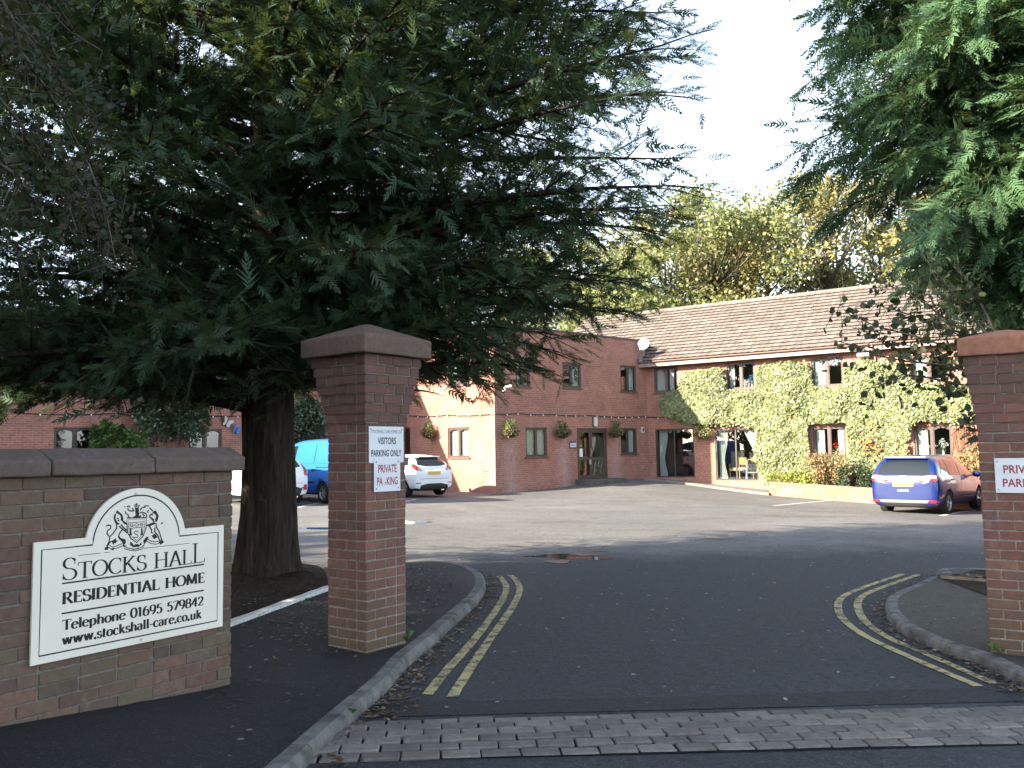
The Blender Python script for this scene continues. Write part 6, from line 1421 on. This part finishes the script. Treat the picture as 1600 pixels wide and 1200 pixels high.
vase('vase of red flowers on the ivy framed ground floor window sill', PLR, hR[4], .66, M_redf); vase('bright blue flowers on the sill of the middle upper window', PLR, hR[1], .84, M_blf); vase('white flowers on the sill of the window behind the blue car', PLR, hR[5], .74, M_whf)

# ================================================================== THINGS ON AND BY THE BUILDING
# satellite dish
dl = Plane(C3 + dv * -.30, ANG_R)
ds = thing('satellite_dish', 'round white satellite dish at the inner corner below the tiled roof', 'satellite dish', PLR.M @ Matrix.Translation((.16, -.55, 5.55)))
mb = MB(); prof = [(.001, -.06)] + [(.074 * k, -.05 + .075 * (k / 3.6) ** 2 * .9) for k in range(1, 4)] + [(.26, .02), (.27, .024), (.26, .032), (.15, -.017), (.001, -.038)]
mb.lathe(prof, 28, Matrix.Translation((.1, -.12, .68)) @ Matrix.Rotation(R_(8), 4, 'Z') @ Matrix.Rotation(R_(72), 4, 'X')); mb.build('reflector', plain('dish_white', (.46, .47, .49), .5, var=.06), ds, smooth=True)
mb = MB(); mb.tube([(-.12, .05, .0), (-.1, -.02, .22), (.05, -.06, .42), (.1, -.08, .62)], .028, 8); mb.box(-.2, -.05, .0, .06, -.12, .16); mb.build('bracket', plain('dish_grey', (.16, .17, .18), .5), ds)
mb = MB(); mb.tube([(.1, -.1, .40), (.14, -.35, .33), (.14, -.5, .42)], .014, 6); mb.box(.11, .17, -.57, -.49, .39, .47); mb.build('feed_arm', plain('dish_arm', (.3, .31, .32), .5), ds)
# security camera on the corner
sx, sz = PLF.at(783, 611)
cc = thing('security_camera', 'small white security camera fixed on the porch block corner', 'camera', PLF.M @ Matrix.Translation((sx, 0, sz)))
mb = MB(); mb.tube([(0, 0, 0), (0, -.14, .0), (.05, -.2, .04)], .025, 8); mb.build('bracket', M_plate, cc)
mb = MB(); mb.lathe([(.055, 0), (.06, .02), (.06, .3), (.05, .31)], 14, Matrix.Translation((-.1, -.26, .10)) @ Matrix.Rotation(R_(75), 4, 'Y') @ Matrix.Rotation(R_(30), 4, 'X')); mb.build('housing', M_plate, cc)
# wall lamp above the door
lx, lz = PLF.at(927.5, 659.5)
wl = thing('wall_lamp', 'grey bulkhead wall lamp above the entrance door', 'lamp', PLF.M @ Matrix.Translation((lx, 0, lz)))
MB().box(-.08, .08, -.05, 0, -.2, .2).build('back_plate', M_frame, wl); link('diffuser', bevelled(MB().box(-.07, .09, -.16, -.05, -.19, .19).mesh('diffuser'), .03, 2), plain('lamp_glass', (.55, .57, .55), .3), wl)
ax, az = PLF.at(1003.5, 672)
ab = thing('call_point', 'pale square call point with dark centre beside the corner window', 'call point', PLF.M @ Matrix.Translation((ax, 0, az)))
link('case', bevelled(MB().box(-.10, .10, -.06, 0, -.14, .14).mesh('case'), .015), plain('pale_case', (.5, .46, .42), .5), ab); MB().box(-.035, .035, -.07, -.058, -.05, .07).build('button', M_black, ab)
qx, qz = PLF.at(895, 695.5)
pl = thing('door_plaque', 'small blue and white plaque on a dark board left of the door', 'plaque', PLF.M @ Matrix.Translation((qx, 0, qz)))
MB().box(-.20, .20, -.025, 0, -.13, .13).build('board', M_frame, pl); MB().box(-.17, .17, -.03, -.0255, -.085, .085).build('face', plain('blue_white', (.55, .62, .72), .4), pl); MB().box(-.13, .13, -.0325, -.0305, -.02, .02).build('print_band', plain('blue_print', (.06, .12, .35), .5), pl)
fx, fz = PLR.at(1351, 556)
fl = thing('floodlight', 'white floodlight under the eaves right of the upper window', 'lamp', PLR.M @ Matrix.Translation((fx, -.05, fz)))
link('lamp_head', bevelled(MB().box(-.22, .22, -.26, -.06, -.12, .10, Matrix.Rotation(R_(-20), 4, 'X')).mesh('lamp_head'), .02), M_plate, fl); MB().box(-.05, .05, -.08, .05, -.04, .04).build('bracket', M_frame, fl)
# string of festoon lamps
M_cable = plain('black_cable', (.02, .018, .017), .6); M_bulb = plain('clear_bulb', (.75, .72, .66), .2, .6)
ls = thing('light_string', 'long string of small clear bulbs looped along the brick walls', 'fairy lights')
bulb_me = MB().lathe([(.012, .03), (.02, .02), (.026, .0), (.02, -.025), (.004, -.04)], 8).mesh('bulb', True)
runs = [(PLL, [(20, 645), (180, 646), (232, 650), (302, 648.5), (380, 650), (455, 652), (560, 652)]), (PLS, [(640, 649.6), (700, 648.6), (770, 647)]), (PLF, [(774, 647), (808, 645.8), (860, 647.5), (920, 649), (1007, 651)]), (PLR, [(1011, 651.5), (1040, 652)])]
for P, pts in runs:
    L3 = [P.M @ Vector((*P.at(x, y)[:1], -.03, P.at(x, y)[1])) for x, y in pts]; fine = []
    for i in range(len(L3) - 1):
        for k in range(8): t = k / 8; q = L3[i].lerp(L3[i + 1], t); q.z -= .05 * 4 * t * (1 - t) * min(1, (L3[i + 1] - L3[i]).length / 3); fine.append(q)
    fine.append(L3[-1]); mb = MB(); mb.tube(fine, .017, 5); mb.build('cable', M_cable, ls)
    acc = 0
    for i in range(1, len(fine)):
        acc += (fine[i] - fine[i - 1]).length
        if acc > .45: acc = 0; q = fine[i] + P.b * -.02; link('bulb', bulb_me, M_bulb, ls, Matrix.Translation((q.x, q.y, q.z - .025)))
# butterflies
def butterfly(px, py, col, label, rot):
    x, z = PLL.at(px, py); b = thing('butterfly_ornament', label, 'wall ornament', PLL.M @ Matrix.Translation((x, -.04, z)) @ Matrix.Rotation(rot, 4, 'Y'))
    mat = plain('butterfly_enamel', col, .4)
    for s in (1, -1):
        m = MB(); P = [(0, .02), (.08, .16), (.19, .21), (.22, .13), (.14, .02), (.17, -.08), (.10, -.13), (.03, -.07)]
        m.prism([(s * x_, z_) for x_, z_ in P][::s], -.012, 0, Matrix.Rotation(R_(-28) * s, 4, 'Z')); m.build('wing', mat, b)
    m = MB(); m.tube([(0, -.01, -.13), (0, -.015, 0), (0, -.01, .12)], [.008, .022, .012], 6); m.build('body', M_black, b)
butterfly(353, 661.5, (.45, .5, .48), 'pale green butterfly ornament on the left brick wall', .5)
butterfly(368, 672.5, (.05, .16, .45), 'blue butterfly ornament on the left brick wall near the trunk', .35)
